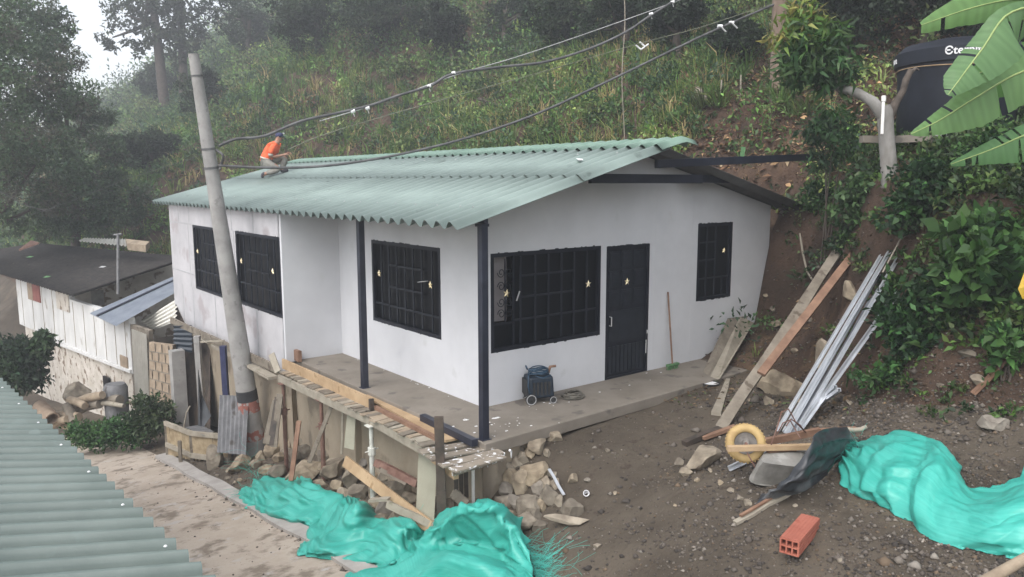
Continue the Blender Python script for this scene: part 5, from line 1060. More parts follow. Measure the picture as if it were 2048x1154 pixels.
p = PZ(596,722,.0); b = MB(); b.box((p.x-.03,p.y-.1,.001), (p.x+.03,p.y+.09,.19)); tag(b.build('wood_block', M['wood_brown']), 'small upright brown wood block on the porch edge', 'block')
b = MB(); b.beam(PZ(845,834,.0)+Vector((0,0,.0)), PZ(950,886,.0), .085, .085); b.v = b.v; o = b.build('steel_tube', M['post_steel'], bevel=.004); o.location.z += .0; tag(o, 'loose square black steel tube lying across the porch corner boards', 'steel tube')
b = MB(); p = SP(743,820,ZS+.07); b.beam(p+Vector((0,0,-.12)), p+Vector((0,0,.16)), .05, .06); tag(b.build('wooden_stake', M['wood_dark']), 'stubby dark stake where the upright board meets the flat plank', 'stake')
# props
def prop(px, pt_, pb_, r, mat, lb, h=-.25, nut=True, lean=0):
    t0 = SP(px, pt_, ZS-.06); gz = ground(t0.x, t0.y); t = thing('prop', (t0.x, t0.y, gz), lb, 'prop', 'props holding up the scaffold')
    b = MB(); e = Vector((t0.x+lean, t0.y, gz-.05)); m_ = t0.lerp(e,.3); b.tube([t0, m_], r*.8, 10); b.tube([m_, e], r, 10); b.tube([e+Vector((0,0,.05)), e+Vector((0,0,.058))], .07, 10); b.build('tube', M[mat], t, smooth='auto')
    b = MB(); b.box((t0.x-.07,t0.y-.07,t0.z), (t0.x+.07,t0.y+.07,t0.z+.012)); b.build('head_plate', M[mat], t)
    if nut: b = MB(); b.tube([m_+Vector((0,0,-.05)), m_+Vector((0,0,.05))], r*1.5, 10); b.tube([m_+Vector((-.10,0,.0)), m_+Vector((.10,0,.02))], .008, 6); b.build('collar', M[mat], t)
prop(566, 768, 960, .034, 'rust', 'rusty red brown steel prop, leftmost under the platform')
prop(642, 800, 1000, .036, 'rust', 'dark rusty steel prop, second under the platform from the left')
prop(742, 852, 1030, .036, 'white_paint_metal', 'chipped white steel prop in the middle of the platform edge')
b = MB(); t0 = SP(880,938,ZS)-Vector(FW)*.06; dq_ = (np.array(t0)-CAM)@FW; b.beam((t0.x,t0.y,PD(880,829,dq_).z), (t0.x+.02,t0.y,t0.z-.25), .10, .06, up=FW); b.beam((t0.x+.02,t0.y,t0.z-.25), (t0.x+.03,t0.y,ground(t0.x,t0.y)-.1), .105, .065, up=FW); tag(b.build('wooden_post', M['wood_dark']), 'dark wet timber post rising past the front corner of the platform', 'post')
t0 = SP(946,930,ZS-.1); b = MB(); b.tube([t0, (t0.x,t0.y,-1.2)], .02, 8); tag(b.build('pipe', M['pvc']), 'thin pale pipe hanging below the splashed boards', 'pipe')
for k in range(3):
    t0 = SP(915+k*10, 934-k*3, ZS-.03)+Vector((.05,.1,0)); b = MB(); b.beam(t0, t0+Vector((0,0,-.35-.05*k)), .05, .03, up=FW, n=2, wob=.004); tag(b.build('wood_stub', M['wood_dark']), 'one of the dark stubby boards hanging under the front corner of the platform', 'board', 'dark stubs under the platform corner')
# loose timber below
def plank(p, q_, w, h, mat, lb, cat='plank', n=3, wob=.005, name='plank', up=(0,0,1), w2=None):
    b = MB(); b.beam(p, q_, w, h, n=n, wob=wob, up=up, w2=w2); return tag(b.build(name, M[mat]), lb, cat)
def LG(px, py, h=0.0): return PG(px, py)+Vector((0,0,h))
plank(PD(690,922,10.6), PD(862,1055,9.1), .15, .035, 'wood_new', 'long yellowish board slanting down across the stones behind the white prop', up=FW)
plank(PD(775,1008,9.5), PD(868,1052,9.1), .09, .05, 'wood_pale', 'short pale board lying along the foot of the slanting board', up=FW)
plank(PD(740,1000,9.7), PD(778,998,9.6), .09, .03, 'wood_pale', 'small pale board nailed across the foot of the white prop')
plank(PD(598,842,11.7), PD(582,962,11.3), .07, .04, 'wood_brown', 'thin brown stick leaning between the two rusty props', up=FW)
plank(PD(668,800,11.6), PD(618,925,11.2), .06, .04, 'wood_old', 'thin crooked stick leaning on the wall behind the second rusty prop', up=FW)
plank(PD(685,805,11.4), PD(683,908,11.4), .03, .03, 'wood_pale', 'slim upright batten against the foundation wall', up=FW)
plank(PD(752,925,10.4), PD(836,968,9.9), .09, .08, 'rust', 'rusty pipe lying on the stones behind the white prop', cat='pipe', up=FW)
plank(PD(760,938,10.3), PD(815,966,10.0), .06, .05, 'wood_old', 'thin dark pole beside the rusty pipe on the stones', up=FW)
a = PD(855,890,9.55); b = MB(); b.prism([PD(838,885,9.7), PD(875,903,9.45), PD(868,1046,9.2), PD(832,1022,9.45)], tuple(FW*.02)); tag(b.build('plywood_sheet', M['ply']), 'pale plywood offcut standing upright under the platform', 'plywood')
b = MB(); b.prism([PD(696,812,11.2), PD(712,818,11.1), PD(708,900,11.0), PD(688,895,11.1)], tuple(FW*.02)); tag(b.build('plywood_sheet', M['ply']), 'narrow greenish plywood strip against the foundation wall', 'plywood')
for i, (x0, x1) in enumerate(((552,532),(556,541),(560,548))): plank(PD(x0,800-i*6,12.6), PD(x1,888+i*3,12.3), .10, .03, ['wood_old','wood_dark','wood_old'][i], ['outer board of the stack leaning on the wall beside the pole','dark middle board of the stack leaning on the wall beside the pole','inner board of the stack leaning on the wall beside the pole'][i], up=FW)
plank(PD(905,985,9.0), PD(935,1010,8.8), .12, .03, 'wood_old', 'old board end sticking out behind the arched tarp', up=FW)
plank(PD(1060,1215/1.0,7.4) if False else PD(1098,938,9.0), PD(1128,990,8.7), .035, .012, 'galv', 'bent shiny steel strip lying on the dirt by the masonry corner', cat='steel strip', name='steel_strip')
p = PG(1172,992); t = thing('cup', p, 'small white cup lying on the dirt right of the masonry corner', 'cup'); b = MB(); b.disc_ring(p+Vector((0,0,.03)), (-.5,-.6,.4), [(.001,-.04),(.028,-.04),(.036,.04),(.031,.04),(.02,-.03)], 14); b.build('shell', M['white_letters'], t, smooth='auto')
p = PG(1150,960)

# posts and sheets under the panelled wall
def upost(px, py0, py1, dep, w, mat, lb, name='post'):
    a = PD(px, py0, dep); bb = MB(); zb = ground(a.x, a.y)-.1; bb.beam(a, (a.x+.02, a.y, zb), w, w, up=FW, n=3, wob=.003); return tag(bb.build(name, M[mat]), lb, 'post')
upost(446, 692, 800, 14.3, .10, 'navy', 'blue painted post under the panelled wall left of the leaning pole')
upost(394, 672, 850, 15.6, .11, 'pole_conc', 'pale grey crooked post under the far end of the panelled wall')
plank(PD(402,684,15.4), PD(448,681,14.6), .04, .03, 'wood_pale', 'short batten nailed across the tops of the two posts under the panelled wall')
b = MB(); b.prism([PD(396,740,15.5), PD(404,790,15.5), PD(422,832,15.3), PD(402,862,15.3), PD(396,862,15.3)], tuple(FW*.02)); tag(b.build('dark_cloth', M['plastic_black']), 'ragged dark cloth hanging from the pale crooked post', 'cloth')

def corr_quad(name, A, B, C, D, pitch, amp, mat, parent=None, label=None, cat=None, nl=2, thick=.004):
    """corrugated sheet over the corners A-B (across the waves) and D-C at the other end"""
    A, B, C, D = [np.array(v, float) for v in (A, B, C, D)]; L = np.linalg.norm(B-A); n = max(8, int(L/pitch*10)); N = np.cross(B-A, D-A); N /= np.linalg.norm(N)
    if N[2] < -1e-6: N = -N
    V = []
    for off in (0, -thick):
        for i in range(n+1):
            u = i/n; w = amp*math.cos(2*math.pi*u*L/pitch)
            for j in range(nl): t = j/(nl-1); V.append((A+(B-A)*u)*(1-t)+(D+(C-D)*u)*t + N*(w+off))
    V = np.array(V); i = np.arange((n+1)*nl).reshape(n+1, nl); j = i+(n+1)*nl
    F = np.concatenate([np.stack([i[:-1,:-1], i[1:,:-1], i[1:,1:], i[:-1,1:]], -1).reshape(-1,4), np.stack([j[:-1,:-1], j[:-1,1:], j[1:,1:], j[1:,:-1]], -1).reshape(-1,4)] + [np.stack([a[:-1], a[1:], b_[1:], b_[:-1]], -1) for a, b_ in ((i[:,0],j[:,0]),(i[:,-1],j[:,-1]),(i[0],j[0]),(i[-1],j[-1]))])
    if parent is not None: return arr_obj(name, V, F, mat, parent=parent, origin=tuple(parent.location))
    o = arr_obj(name, V, F, mat, origin=tuple(V.min(0))); return tag(o, label, cat)
corr_quad('corrugated_sheet', PD(436,905,14.0), PD(492,910,13.7), PD(498,792,14.0), PD(441,790,14.3), .10, .022, M['old_galv'], label='dull grey corrugated sheet standing behind the foot of the concrete pole', cat='metal sheet')

# cane fence panel, a broken pen
pen = thing('cane_fence', PG(400,910), 'broken low pen of split cane with thin timber rails', 'fence')
def cane(a, b2, zt0, zt1, dz0, dz1, name='cane_panel'):
    n = int((b2-a).length/.05); m_ = MB()
    for i in range(n):
        t = (i+.5)/n; p = a.lerp(b2, t); g = ground(p.x,p.y); zt = zt0+(zt1-zt0)*t+random.uniform(-.03,.03); m_.beam((p.x,p.y,g+.02+random.random()*.05), (p.x+random.uniform(-.02,.02),p.y,zt), .042, .012, up=FW)
    return m_.build(name, M['bamboo'], pen)
A1 = PD(332,848,15.6); A2 = PD(382,868,14.9); A3 = PD(458,876,14.2)
cane(A1, A2, A1.z, A2.z, 0, 0); cane(A2, A3, A2.z, A3.z, 0, 0)
for (p, q_, w) in ((A1,A2,.09),(A2,A3,.09)):
    for dz in (.03,-.42):
        b = MB(); b.beam(p+Vector((0,0,dz))-Vector(FW)*.05, q_+Vector((0,0,dz))-Vector(FW)*.05, .05, w, n=2, wob=.004); b.build('rail', M['wood_pale'], pen)
for (p, h) in ((A1,0),(A2,.02),(A3,.0),(A1.lerp(A2,.75)-Vector(FW)*.25,-.2)):
    b = MB(); g = ground(p.x,p.y); b.beam((p.x,p.y,p.z+.06+h), (p.x,p.y,g-.1), .06, .05, up=FW); b.build('stake', M['wood_old'], pen)
b = MB(); b.prism([PD(372,855,15.0), PD(402,850,15.5), PD(428,864,15.0), PD(408,872,14.5)], (0,0,.01)); tag(b.build('zinc_scrap', M['old_galv']), 'bent grey metal scrap lying on top of the cane fence', 'metal sheet')

# ------------------------------------------------------------------ the old house down the lane
e1 = Vector((math.cos(math.radians(98)), math.sin(math.radians(98)), 0)); e2 = Vector((e1.y, -e1.x, 0)); 
DP = 19.5; FP = PD(262, 742, DP); NF = -e2                          # outward normal faces the lane
def PL(px, py, P, n): d = Vector(ray(px,py)); return Vector(CAM) + d*((P-Vector(CAM)).dot(n)/d.dot(n))
def F_(px, py, out=0.0): return PL(px, py, FP-e2*out, e2)
oh = thing('old_house', F_(150,800), 'old whitewashed two level house with black weathered roofing', 'house')
K = F_(147, 591, .40); TR2 = PL(379, 515, K, e1); TL2 = PL(75, 487, TR2, e2); LL = (TL2-TR2).dot(e1); KL = K + e1*LL
top = lambda p: p
wl_, wr_ = F_(35,555), F_(262,640)
zE_ = K.z - .12
b = MB(); A0 = F_(104,680); zb2 = F_(262,742).z; xl = F_(35,600)
def vquad(p, q_, z0, z1, th, mb): mb.prism([Vector((p.x,p.y,z0)), Vector((q_.x,q_.y,z0)), Vector((q_.x,q_.y,z1)), Vector((p.x,p.y,z1))], e2*th)
zmid = (F_(105,681).z+F_(258,740).z)/2
vquad(xl, F_(147,700), zmid, zE_+.1, .15, b); b.build('upper_wall', M['whitewash'], oh)
b = MB(); vquad(F_(147,700), F_(262,700), zmid, F_(235,655).z+.35, .15, b); b.build('upper_wall', M['whitewash'], oh)
b = MB(); vquad(F_(60,760,-.06), F_(265,760,-.06), zmid-3.2, zmid-.002, .2, b); b.build('rubble_wall', M['stone_render'], oh)
b = MB(); b.beam(F_(100,680,.03)*1.0, F_(262,743,.03), .06, .08, n=5, wob=.01); b.build('ledge', M['whitewash'], oh)
b = MB(); c0 = F_(147,700,-.01); sideend = c0+e2*6; b.prism([c0, sideend, sideend+Vector((0,0,zE_-c0.z+1.3)), Vector((c0.x,c0.y,zE_+.1))], e1*.15); b.build('side_wall', M['stone_render'], oh)
for t_ in np.linspace(.04,.97,11):
    px_ = 40+(262-40)*t_; lo = F_(px_, 652+(743-652)*max(0,(px_-45)/215)-3, .006); hi = zE_ if px_ < 147 else F_(235,655).z+.3; b = MB(); b.beam(lo, Vector((lo.x,lo.y,hi)), .010, .010, up=e2); b.build('board_joint', M['adobe'], oh)
def opening(x0, x1, y0, y1, mat, nm, lb=None):
    b = MB(); p, q_ = F_(x0,(y0+y1)/2,.03), F_(x1,(y0+y1)/2,.03); zt = F_(x0,y0,.03).z; zb = F_(x0,y1,.03).z; vquad(p, q_, zb, zt, .06, b); o = b.build(nm, M[mat], oh); 
    if lb: o['label'] = lb
opening(54, 64, 550, 597, 'adobe', 'window'); opening(64, 78, 556, 600, 'red_door', 'shutter', 'faded red shutter'); opening(112, 136, 582, 616, 'stone_render', 'window'); opening(240, 254, 710, 736, 'adobe', 'window'); opening(206, 216, 752, 778, 'unlit_inside', 'niche')
def sw(x0, x1, y0, y1, mat, nm):
    b = MB(); p, q_ = PL(x0,y0,c0-e1*.03,e1), PL(x1,y0,c0-e1*.03,e1); zb = PL(x0,y1,c0-e1*.03,e1).z; b.prism([p, q_, Vector((q_.x,q_.y,zb)), Vector((p.x,p.y,zb))], e1*.05); b.build(nm, M[mat], oh)
sw(182,207,580,612,'trousers','window')
corr_quad('roof', K, KL, TL2, TR2, .25, .035, M['tile_dark'], oh, nl=4, thick=.02)
g0 = F_(232,560,-.6); b = MB(); p0 = PL(236,580,K+e2*1.2,e1*1.0); b.tube([PD(236,588,19.6), PD(236,468,19.6)], .035, 8); b.tube([PD(228,470,19.6), PD(243,468,19.6)], .03, 6); tag(b.build('vent_pipe', M['old_galv']), 'thin grey pipe standing up through the old black roof', 'pipe')
# pieces of other roofs behind the ridge
corr_quad('corrugated_sheet', PD(158,482,25.5), PD(253,492,24.0), PD(250,478,25), PD(170,476,26.6), .2, .02, M['cream_roof'], label='cream roofing sheet showing behind the ridge of the old roof', cat='roofing sheet')
b = MB(); b.prism([PD(38,502,25), PD(78,488,24.6), PD(62,484,26)], (0,0,.06)); tag(b.build('corrugated_sheet', M['rust']), 'orange sliver of roofing at the left end of the old ridge', 'roofing sheet')
b = MB(); b.prism([PD(252,490,24.5), PD(300,496,23.4), PD(292,504,23.0), PD(256,500,23.8)], (0,0,.2)); tag(b.build('brown_sack', M['log']), 'brown covered heap behind the right end of the old roof', 'sack')
for i, (px_, py_) in enumerate(((60,516),(94,556),(205,536))):
    p_ = PD(px_, py_, [21.2,19.8,20.6][i]); b = MB(); b.add([p_+Vector((-.10,0,.02)), p_+Vector((0,.07,.05)), p_+Vector((.10,0,.04)), p_+Vector((0,-.07,.02))], [(0,1,2,3)]); tag(b.build('scrap', M['broom_green' if i < 2 else 'grey_plastic']), ['dark green scrap on the upper left of the old roof','pale green scrap lying low on the old roof','grey scrap in the middle of the old roof'][i], 'scrap')
# lean-to roof and cream sheets
PA, PB = F_(180,627,.35), F_(232,652,.35); PC2 = PL(349,586,PB,e1); PD2 = PL(349,553,PA,e1); 
lt = thing('lean_to', PB-Vector((0,0,2.4)), 'blue grey corrugated lean-to roof beside the old house', 'shed')
corr_quad('roof', PA, PB, PC2, PD2, .10, .014, M['zinc_roof'], lt); 
b = MB(); b.beam(PA.lerp(PB,.28)+Vector((0,0,.03)), PD2.lerp(PC2,.28)+Vector((0,0,.03)), .12, .02); b.build('flashing', M['post_steel'], lt)
b = MB(); q0 = F_(262,700,-.02); q1 = F_(300,700,-.02)
zt_ = F_(262,650).z; b.prism([Vector((q0.x,q0.y,zmid-2.4)), Vector((q1.x,q1.y,zmid-2.8)), Vector((q1.x,q1.y,zt_)), Vector((q0.x,q0.y,zt_))], e2*.1); b.build('wall', M['wood_old'], lt)
corr_quad('corrugated_sheet', F_(281,642,-.8), F_(308,660,-.8), PD(352,642,17.6), PD(352,598,18.6), .17, .03, M['cream_roof'], label='cream corrugated roof sheets tucked under the corner of the white house', cat='roofing sheet')
corr_quad('corrugated_sheet', PD(264,658,18.6), PD(292,668,18.2), PD(298,812,18.0), PD(272,800,18.4), .10, .014, M['cream_roof'], label='upright dirty white corrugated sheet left of the adobe wall', cat='metal sheet')
b = MB(); b.prism([PD(298,684,17.9), PD(345,690,17.0), PD(345,850,16.8), PD(300,830,17.6)], tuple(FW*.18)); aw = b.build('adobe_wall', M['adobe']); tag(aw, 'short wall of tan adobe blocks left of the concrete gatepost', 'wall')
b = MB()
for k in range(1, 8):
    f = k/8; p, q_ = PD(298,684,17.9).lerp(PD(300,830,17.6), f), PD(345,690,17.0).lerp(PD(345,850,16.8), f); b.beam(p-Vector(FW)*.004, q_-Vector(FW)*.004, .02, .02)
    for j in range(3):
        u = (j+.5+.5*(k % 2))/3.5; s0 = p.lerp(q_, u); b.beam(s0-Vector(FW)*.004, s0-Vector(FW)*.004+Vector((0,0,.2)), .02, .02)
b.build('mortar_lines', M['wood_old'], aw)
b = MB(); p = PD(353,700,16.7); b.box((p.x-.14,p.y-.12,ground(p.x,p.y)-.2), (p.x+.14,p.y+.12,p.z)); tag(b.build('gatepost', M['pole_conc'], bevel=.01), 'square concrete gatepost between the adobe wall and the dark passage', 'post')
b = MB(); b.prism([PD(352,600,18.4), PD(420,640,17.0), PD(420,880,16.4), PD(352,880,17.6)], tuple(FW*.05)); tag(b.build('gap_backing', M['wood_dark']), 'dark backing put in for the shade of the passage under the house corner', 'wall')  # dark sheet added in place of the shade in the gap
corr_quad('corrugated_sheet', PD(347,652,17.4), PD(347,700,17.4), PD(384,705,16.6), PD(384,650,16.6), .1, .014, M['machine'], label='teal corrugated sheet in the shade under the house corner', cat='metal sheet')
b = MB(); b.tube([PD(366,865,15.8), PD(369,846,15.8), PD(373,826,15.8), PD(380,812,15.8)], .015, 6); tag(b.build('stick', M['wood_pale']), 'thin pale twig standing by the dark passage', 'stick')
# logs and pipes by the old house
LOGS = [((80,812),(105,838),.16,'clay_pipe','hollow brown pipe lying alone, leftmost by the old house','pipe'),((112,832),(158,834),.12,'log','pale log at the bottom of the pile, lying level','log'),((130,848),(150,860),.12,'log','short log stub at the very bottom of the pile','log'),((134,812),(148,845),.11,'wood_old','dark log standing slanted in the pile','log'),
 ((150,806),(205,790),.11,'log','long pale log on top of the pile','log'),((195,800),(240,800),.14,'wood_old','thick dark log at the right of the pile','log'),((185,806),(248,812),.06,'wood_pale','thin pale pole across the front of the pile','log'),((140,800),(170,812),.10,'log','log in the middle of the pile','log'),((160,818),(200,808),.12,'wood_old','grey log under the thin pale pole','log'),((105,850),(135,838),.10,'log','brown log left of the bottom stub','log')]
for i, (p, q_, r, mt, lb, ct) in enumerate(LOGS):
    d_ = 18.2+.1*(i % 3); b = MB(); P1_, P2_ = PD(*p,d_), PD(*q_,d_-.4)
    if ct == 'pipe': b.disc_ring(P1_, P2_-P1_, [(r*.8,0),(r,0),(r,(P2_-P1_).length),(r*.8,(P2_-P1_).length),(r*.8,.02)], 14)
    else: b.tube([P1_, P1_.lerp(P2_,.5)+Vector((0,0,.03)), P2_], [r,r*.95,r*.85], 12)
    tag(b.build('log' if ct == 'log' else 'pipe', M[mt], smooth='auto'), lb, ct)
b = MB(); p = PD(232,792,18.3); b.disc_ring(p, (0,0,1), [(.001,-.5),(.26,-.5),(.27,.2),(.22,.30),(.001,.30)], 18); tag(b.build('barrel', M['old_galv'], smooth='auto'), 'small grey barrel behind the log pile', 'barrel')
# ------------------------------------------------------------------ leaning timber and steel on the right-hand bank
plank(PG(1440,862)+Vector((0,0,.02)), PD(1672,508,11.9), .14, .07, 'wood_old', 'long thick grey plank leaning up the bank, left of the brown one', n=6, wob=.008, up=(-.5,-.4,.7))
plank(PD(1670,515,12.0), PD(1690,470,12.3), .14, .08, 'wood_old', 'old timber end continuing above the long grey plank')
plank(PD(1522,748,10.2), PD(1728,482,11.6), .11, .05, 'wood_brown', 'long reddish brown plank leaning beside the thick grey one', n=4, wob=.006, up=(-.5,-.4,.7))
plank(PG(1432,832)+Vector((0,0,.03)), PG(1456,765)+Vector((0,0,.04)), .13, .05, 'wood_pale', 'short worn board lying on the dirt near the paint lid', n=3, w2=.06)
plank(PG(1368,892)+Vector((0,0,.03)), PG(1440,864)+Vector((0,0,.04)), .09, .06, 'wood_dark', 'dark board half buried behind the jagged brown rock', n=2)
plank(PG(1405,884)+Vector((0,0,.05)), PG(1470,862)+Vector((0,0,.06)), .07, .04, 'wood_brown', 'thin brown board beside the dark one behind the jagged rock', n=2)
plank(PG(1945,795)+Vector((0,0,.04)), PD(2018,712,7.9), .07, .03, 'wood_brown', 'short brown plank stuck in the gravel at the right')
# two grey boards leaning on the front wall
def dslab(p, lb, mat='wood_old', th=.03):
    b = MB(); b.prism(p, (.012,-.026,.01)); tag(b.build('board', M[mat]), lb, 'board')
dslab([PZ(1406,744,.0), PZ(1418,752,0), PY(1494,632,-.06), PY(1455,637,-.03)], 'grey board leaning on the white wall, the one behind')
dslab([PZ(1412,752,.0)+Vector((.03,-.06,0)), PZ(1427,758,0)+Vector((.03,-.06,0)), PY(1504,646,-.14), PY(1480,634,-.10)], 'grey board leaning on the white wall, the one in front', 'wood_pale')
# galvanised channels
def chan(p, q_, w, lb, flip=1, g='galvanised channels leaning on the bank', mt='galv'):
    p = Vector(p); q_ = Vector(q_); d = (q_-p).normalized(); v = Vector(FW); s = d.cross(v).normalized(); n_ = s.cross(d).normalized(); b = MB()
    if n_.dot(v) > 0: n_ = -n_
    b.beam(p, q_, w, .003, up=n_); 
    for sg in (-1, 1): b.beam(p+s*(sg*w/2)+n_*(.02*flip), q_+s*(sg*w/2)+n_*(.02*flip), .003, .04, up=n_)
    b.beam(p+n_*.003, q_+n_*.003, .012, .006, up=n_)
    o = b.build('steel_channel', M[mt]); tag(o, lb, 'steel channel', g)
CH = [((1553,866),(1760,512),.055,.0,'leftmost galvanised channel of the bundle, flush with its neighbours'),((1566,870),(1776,505),.06,-.02,'bright galvanised channel second from the left in the bundle'),((1577,868),(1756,548),.05,.06,'shorter channel lying behind the bright ones in the bundle'),((1583,872),(1760,572),.07,.1,'dull grey channel in the middle of the bundle'),
      ((1590,870),(1812,486),.06,.02,'longest channel of the bundle reaching the bushes'),((1597,862),(1740,600),.07,.12,'dull channel behind the longest one in the bundle'),((1598,866),(1832,532),.085,-.12,'channel leaning apart, rightmost of the long ones'),((1572,874),(1748,560),.05,-.03,'thin channel on the front of the bundle')]
for ci, (p, q_, w, dd_, lb) in enumerate(CH):
    b0 = PG(*p); dq = 10.3+dd_+(q_[0]-1790)*.003; chan(b0+Vector((0,0,.03-dd_*.2)), PD(*q_,dq), w*.62, lb, mt=('galv','galv','galv_dull','galv_dull','galv','galv_dull','galv','galv')[ci])
chan(PG(1622,822)+Vector((0,0,.05)), PD(1670,770,8.9), .04, 'short galvanised offcut beside the bundle, upper one of two', g='short galvanised offcuts')
chan(PG(1625,824)+Vector((0,0,.06)), PD(1678,776,8.75), .035, 'short galvanised offcut beside the bundle, lower one of two', g='short galvanised offcuts')
chan(PG(1456,942)+Vector((0,0,.03)), PG(1560,905)+Vector((0,0,.10)), .05, 'galvanised channel end poking out under the wheelbarrow wheel', g='short galvanised offcuts')

# ------------------------------------------------------------------ overturned wheelbarrow
WD = 7.8; wb_ = thing('wheelbarrow', PG(1530,930), 'overturned wheelbarrow with a yellow wheel and a cement caked tray', 'wheelbarrow')
def Q(px, py, dd_=0.0): return PD(px, py, WD+dd_)
wc_ = Q(1491,886,.02); wax = (Vector(RT)*-.22+Vector(UP)*.12-Vector(FW)*.96).normalized()
def ringpt(a, R_): u = wax.cross(Vector((0,0,1))).normalized(); w_ = wax.cross(u); return wc_+u*math.cos(a)*R_+w_*math.sin(a)*R_
b = MB(); b.tube([ringpt(a,.150) for a in np.linspace(0,2*math.pi,40,endpoint=False)], .048, 12, closed=True); ty = b.build('tyre', M['tyre'], wb_, smooth=True)
b = MB()
for k in range(34):
    a = 2*math.pi*k/34; p = ringpt(a,.198); q_ = ringpt(a+.05,.198); b.beam(p-wax*.028, q_+wax*.028, .012, .008, up=(p-wc_))
b.build('tread', M['tyre'], ty)
b = MB(); b.disc_ring(wc_, wax, [(.115,.0),(.11,.022),(.085,.018),(.07,.004),(.055,.004),(.036,.016),(.03,.06),(.001,.06)], 24); b.disc_ring(wc_, -wax, [(.112,-.035),(.108,-.02),(.07,-.012),(.03,.0),(.001,.0)], 24); b.build('rim', M['hub'], wb_, smooth='auto')
b = MB(); b.tube([wc_-wax*.12, wc_+wax*.12], .014, 8); b.build('axle', M['rust'], wb_)
b = MB(); b.beam(Q(1455,897,-.14), Q(1640,893,-.02), .055, .055); b.build('shaft', M['wood_new'], wb_, bevel=.004)
b = MB(); b.beam(Q(1528,884,.16), Q(1640,862,.22), .05, .075); b.beam(Q(1640,862,.22), Q(1712,858,.24), .045, .05); b.build('shaft', M['wood_brown'], wb_, bevel=.004)
b = MB(); b.tube([Q(1690,858,.22), Q(1705,860,.22), Q(1722,859,.22), Q(1733,853,.22)], [.022,.025,.024,.020], 10); b.build('handle_grip', M['wood_pale'], wb_, smooth=True)
b = MB(); b.beam(Q(1535,903,-.05), Q(1590,903,0), .05, .05); b.build('cross_bar', M['wood_brown'], wb_)
for pts in ([Q(1542,890,-.1), Q(1556,850,0), Q(1563,824,.05), Q(1577,818,.08), Q(1592,845,.12), Q(1612,865,.15)], [Q(1552,872,.05), Q(1566,846,.08), Q(1580,840,.1), Q(1590,858,.12), Q(1602,878,0)], [Q(1572,852,0), Q(1582,838,.05), Q(1600,850,.1), Q(1608,862,.14)], [Q(1494,905,-.13), Q(1505,925,-.15), Q(1512,938,-.17)], [Q(1500,903,.1), Q(1512,928,.05)]):
    b = MB(); b.tube(pts, .0065, 6); b.build('wire_brace', M['rust'], wb_, smooth=True)
# tray, lying on its side: a tapered pan
def loft(name, rings, mat, parent, cap=True, smooth='auto'):
    b = MB(); n = len(rings[0]); vs = [v for r in rings for v in r]; fs = []
    for i in range(len(rings)-1):
        for k in range(n): a = i*n+k; c = i*n+(k+1) % n; fs.append((a, c, c+n, a+n))
    if cap: fs.append(tuple(range(n-1,-1,-1)))
    b.add(vs, fs); return b.build(name, mat, parent, smooth=smooth)
def quadring(p, k=5, rnd=.25):
    out = []
    for i in range(4):
        a, c, e = p[i-1], p[i], p[(i+1) % 4]; s = c.lerp(a, rnd); t_ = c.lerp(e, rnd)
        for j in range(k): u = j/(k-1); out.append(s*(1-u)**2 + c*2*u*(1-u) + t_*u*u)
    return out
rim_ = [Q(1498,965,-.25), Q(1530,910,.18), Q(1640,915,.3), Q(1655,985,-.2)]; bot_ = [Q(1528,935,-.32), Q(1534,912,-.10), Q(1600,908,-.02), Q(1612,940,-.30)]
rim_ = [Q(1493,968,-.20), Q(1520,920,.22), Q(1640,905,.30), Q(1640,978,-.15)]; bot_ = [Q(1520,925,-.34), Q(1530,902,.0), Q(1602,896,.05), Q(1606,935,-.30)]
mid_ = [rim_[i].lerp(bot_[i], .55)+Vector((0,0,.03)) for i in range(4)]
loft('tray', [quadring(bot_), quadring([bot_[i].lerp(mid_[i],.15) for i in range(4)]), quadring(mid_), quadring(rim_)], M['tray'], wb_)
b = MB(); b.tube(quadring(rim_, 6, .3), .010, 8, closed=True); b.build('tray_rim', M['tray'], wb_, smooth=True)

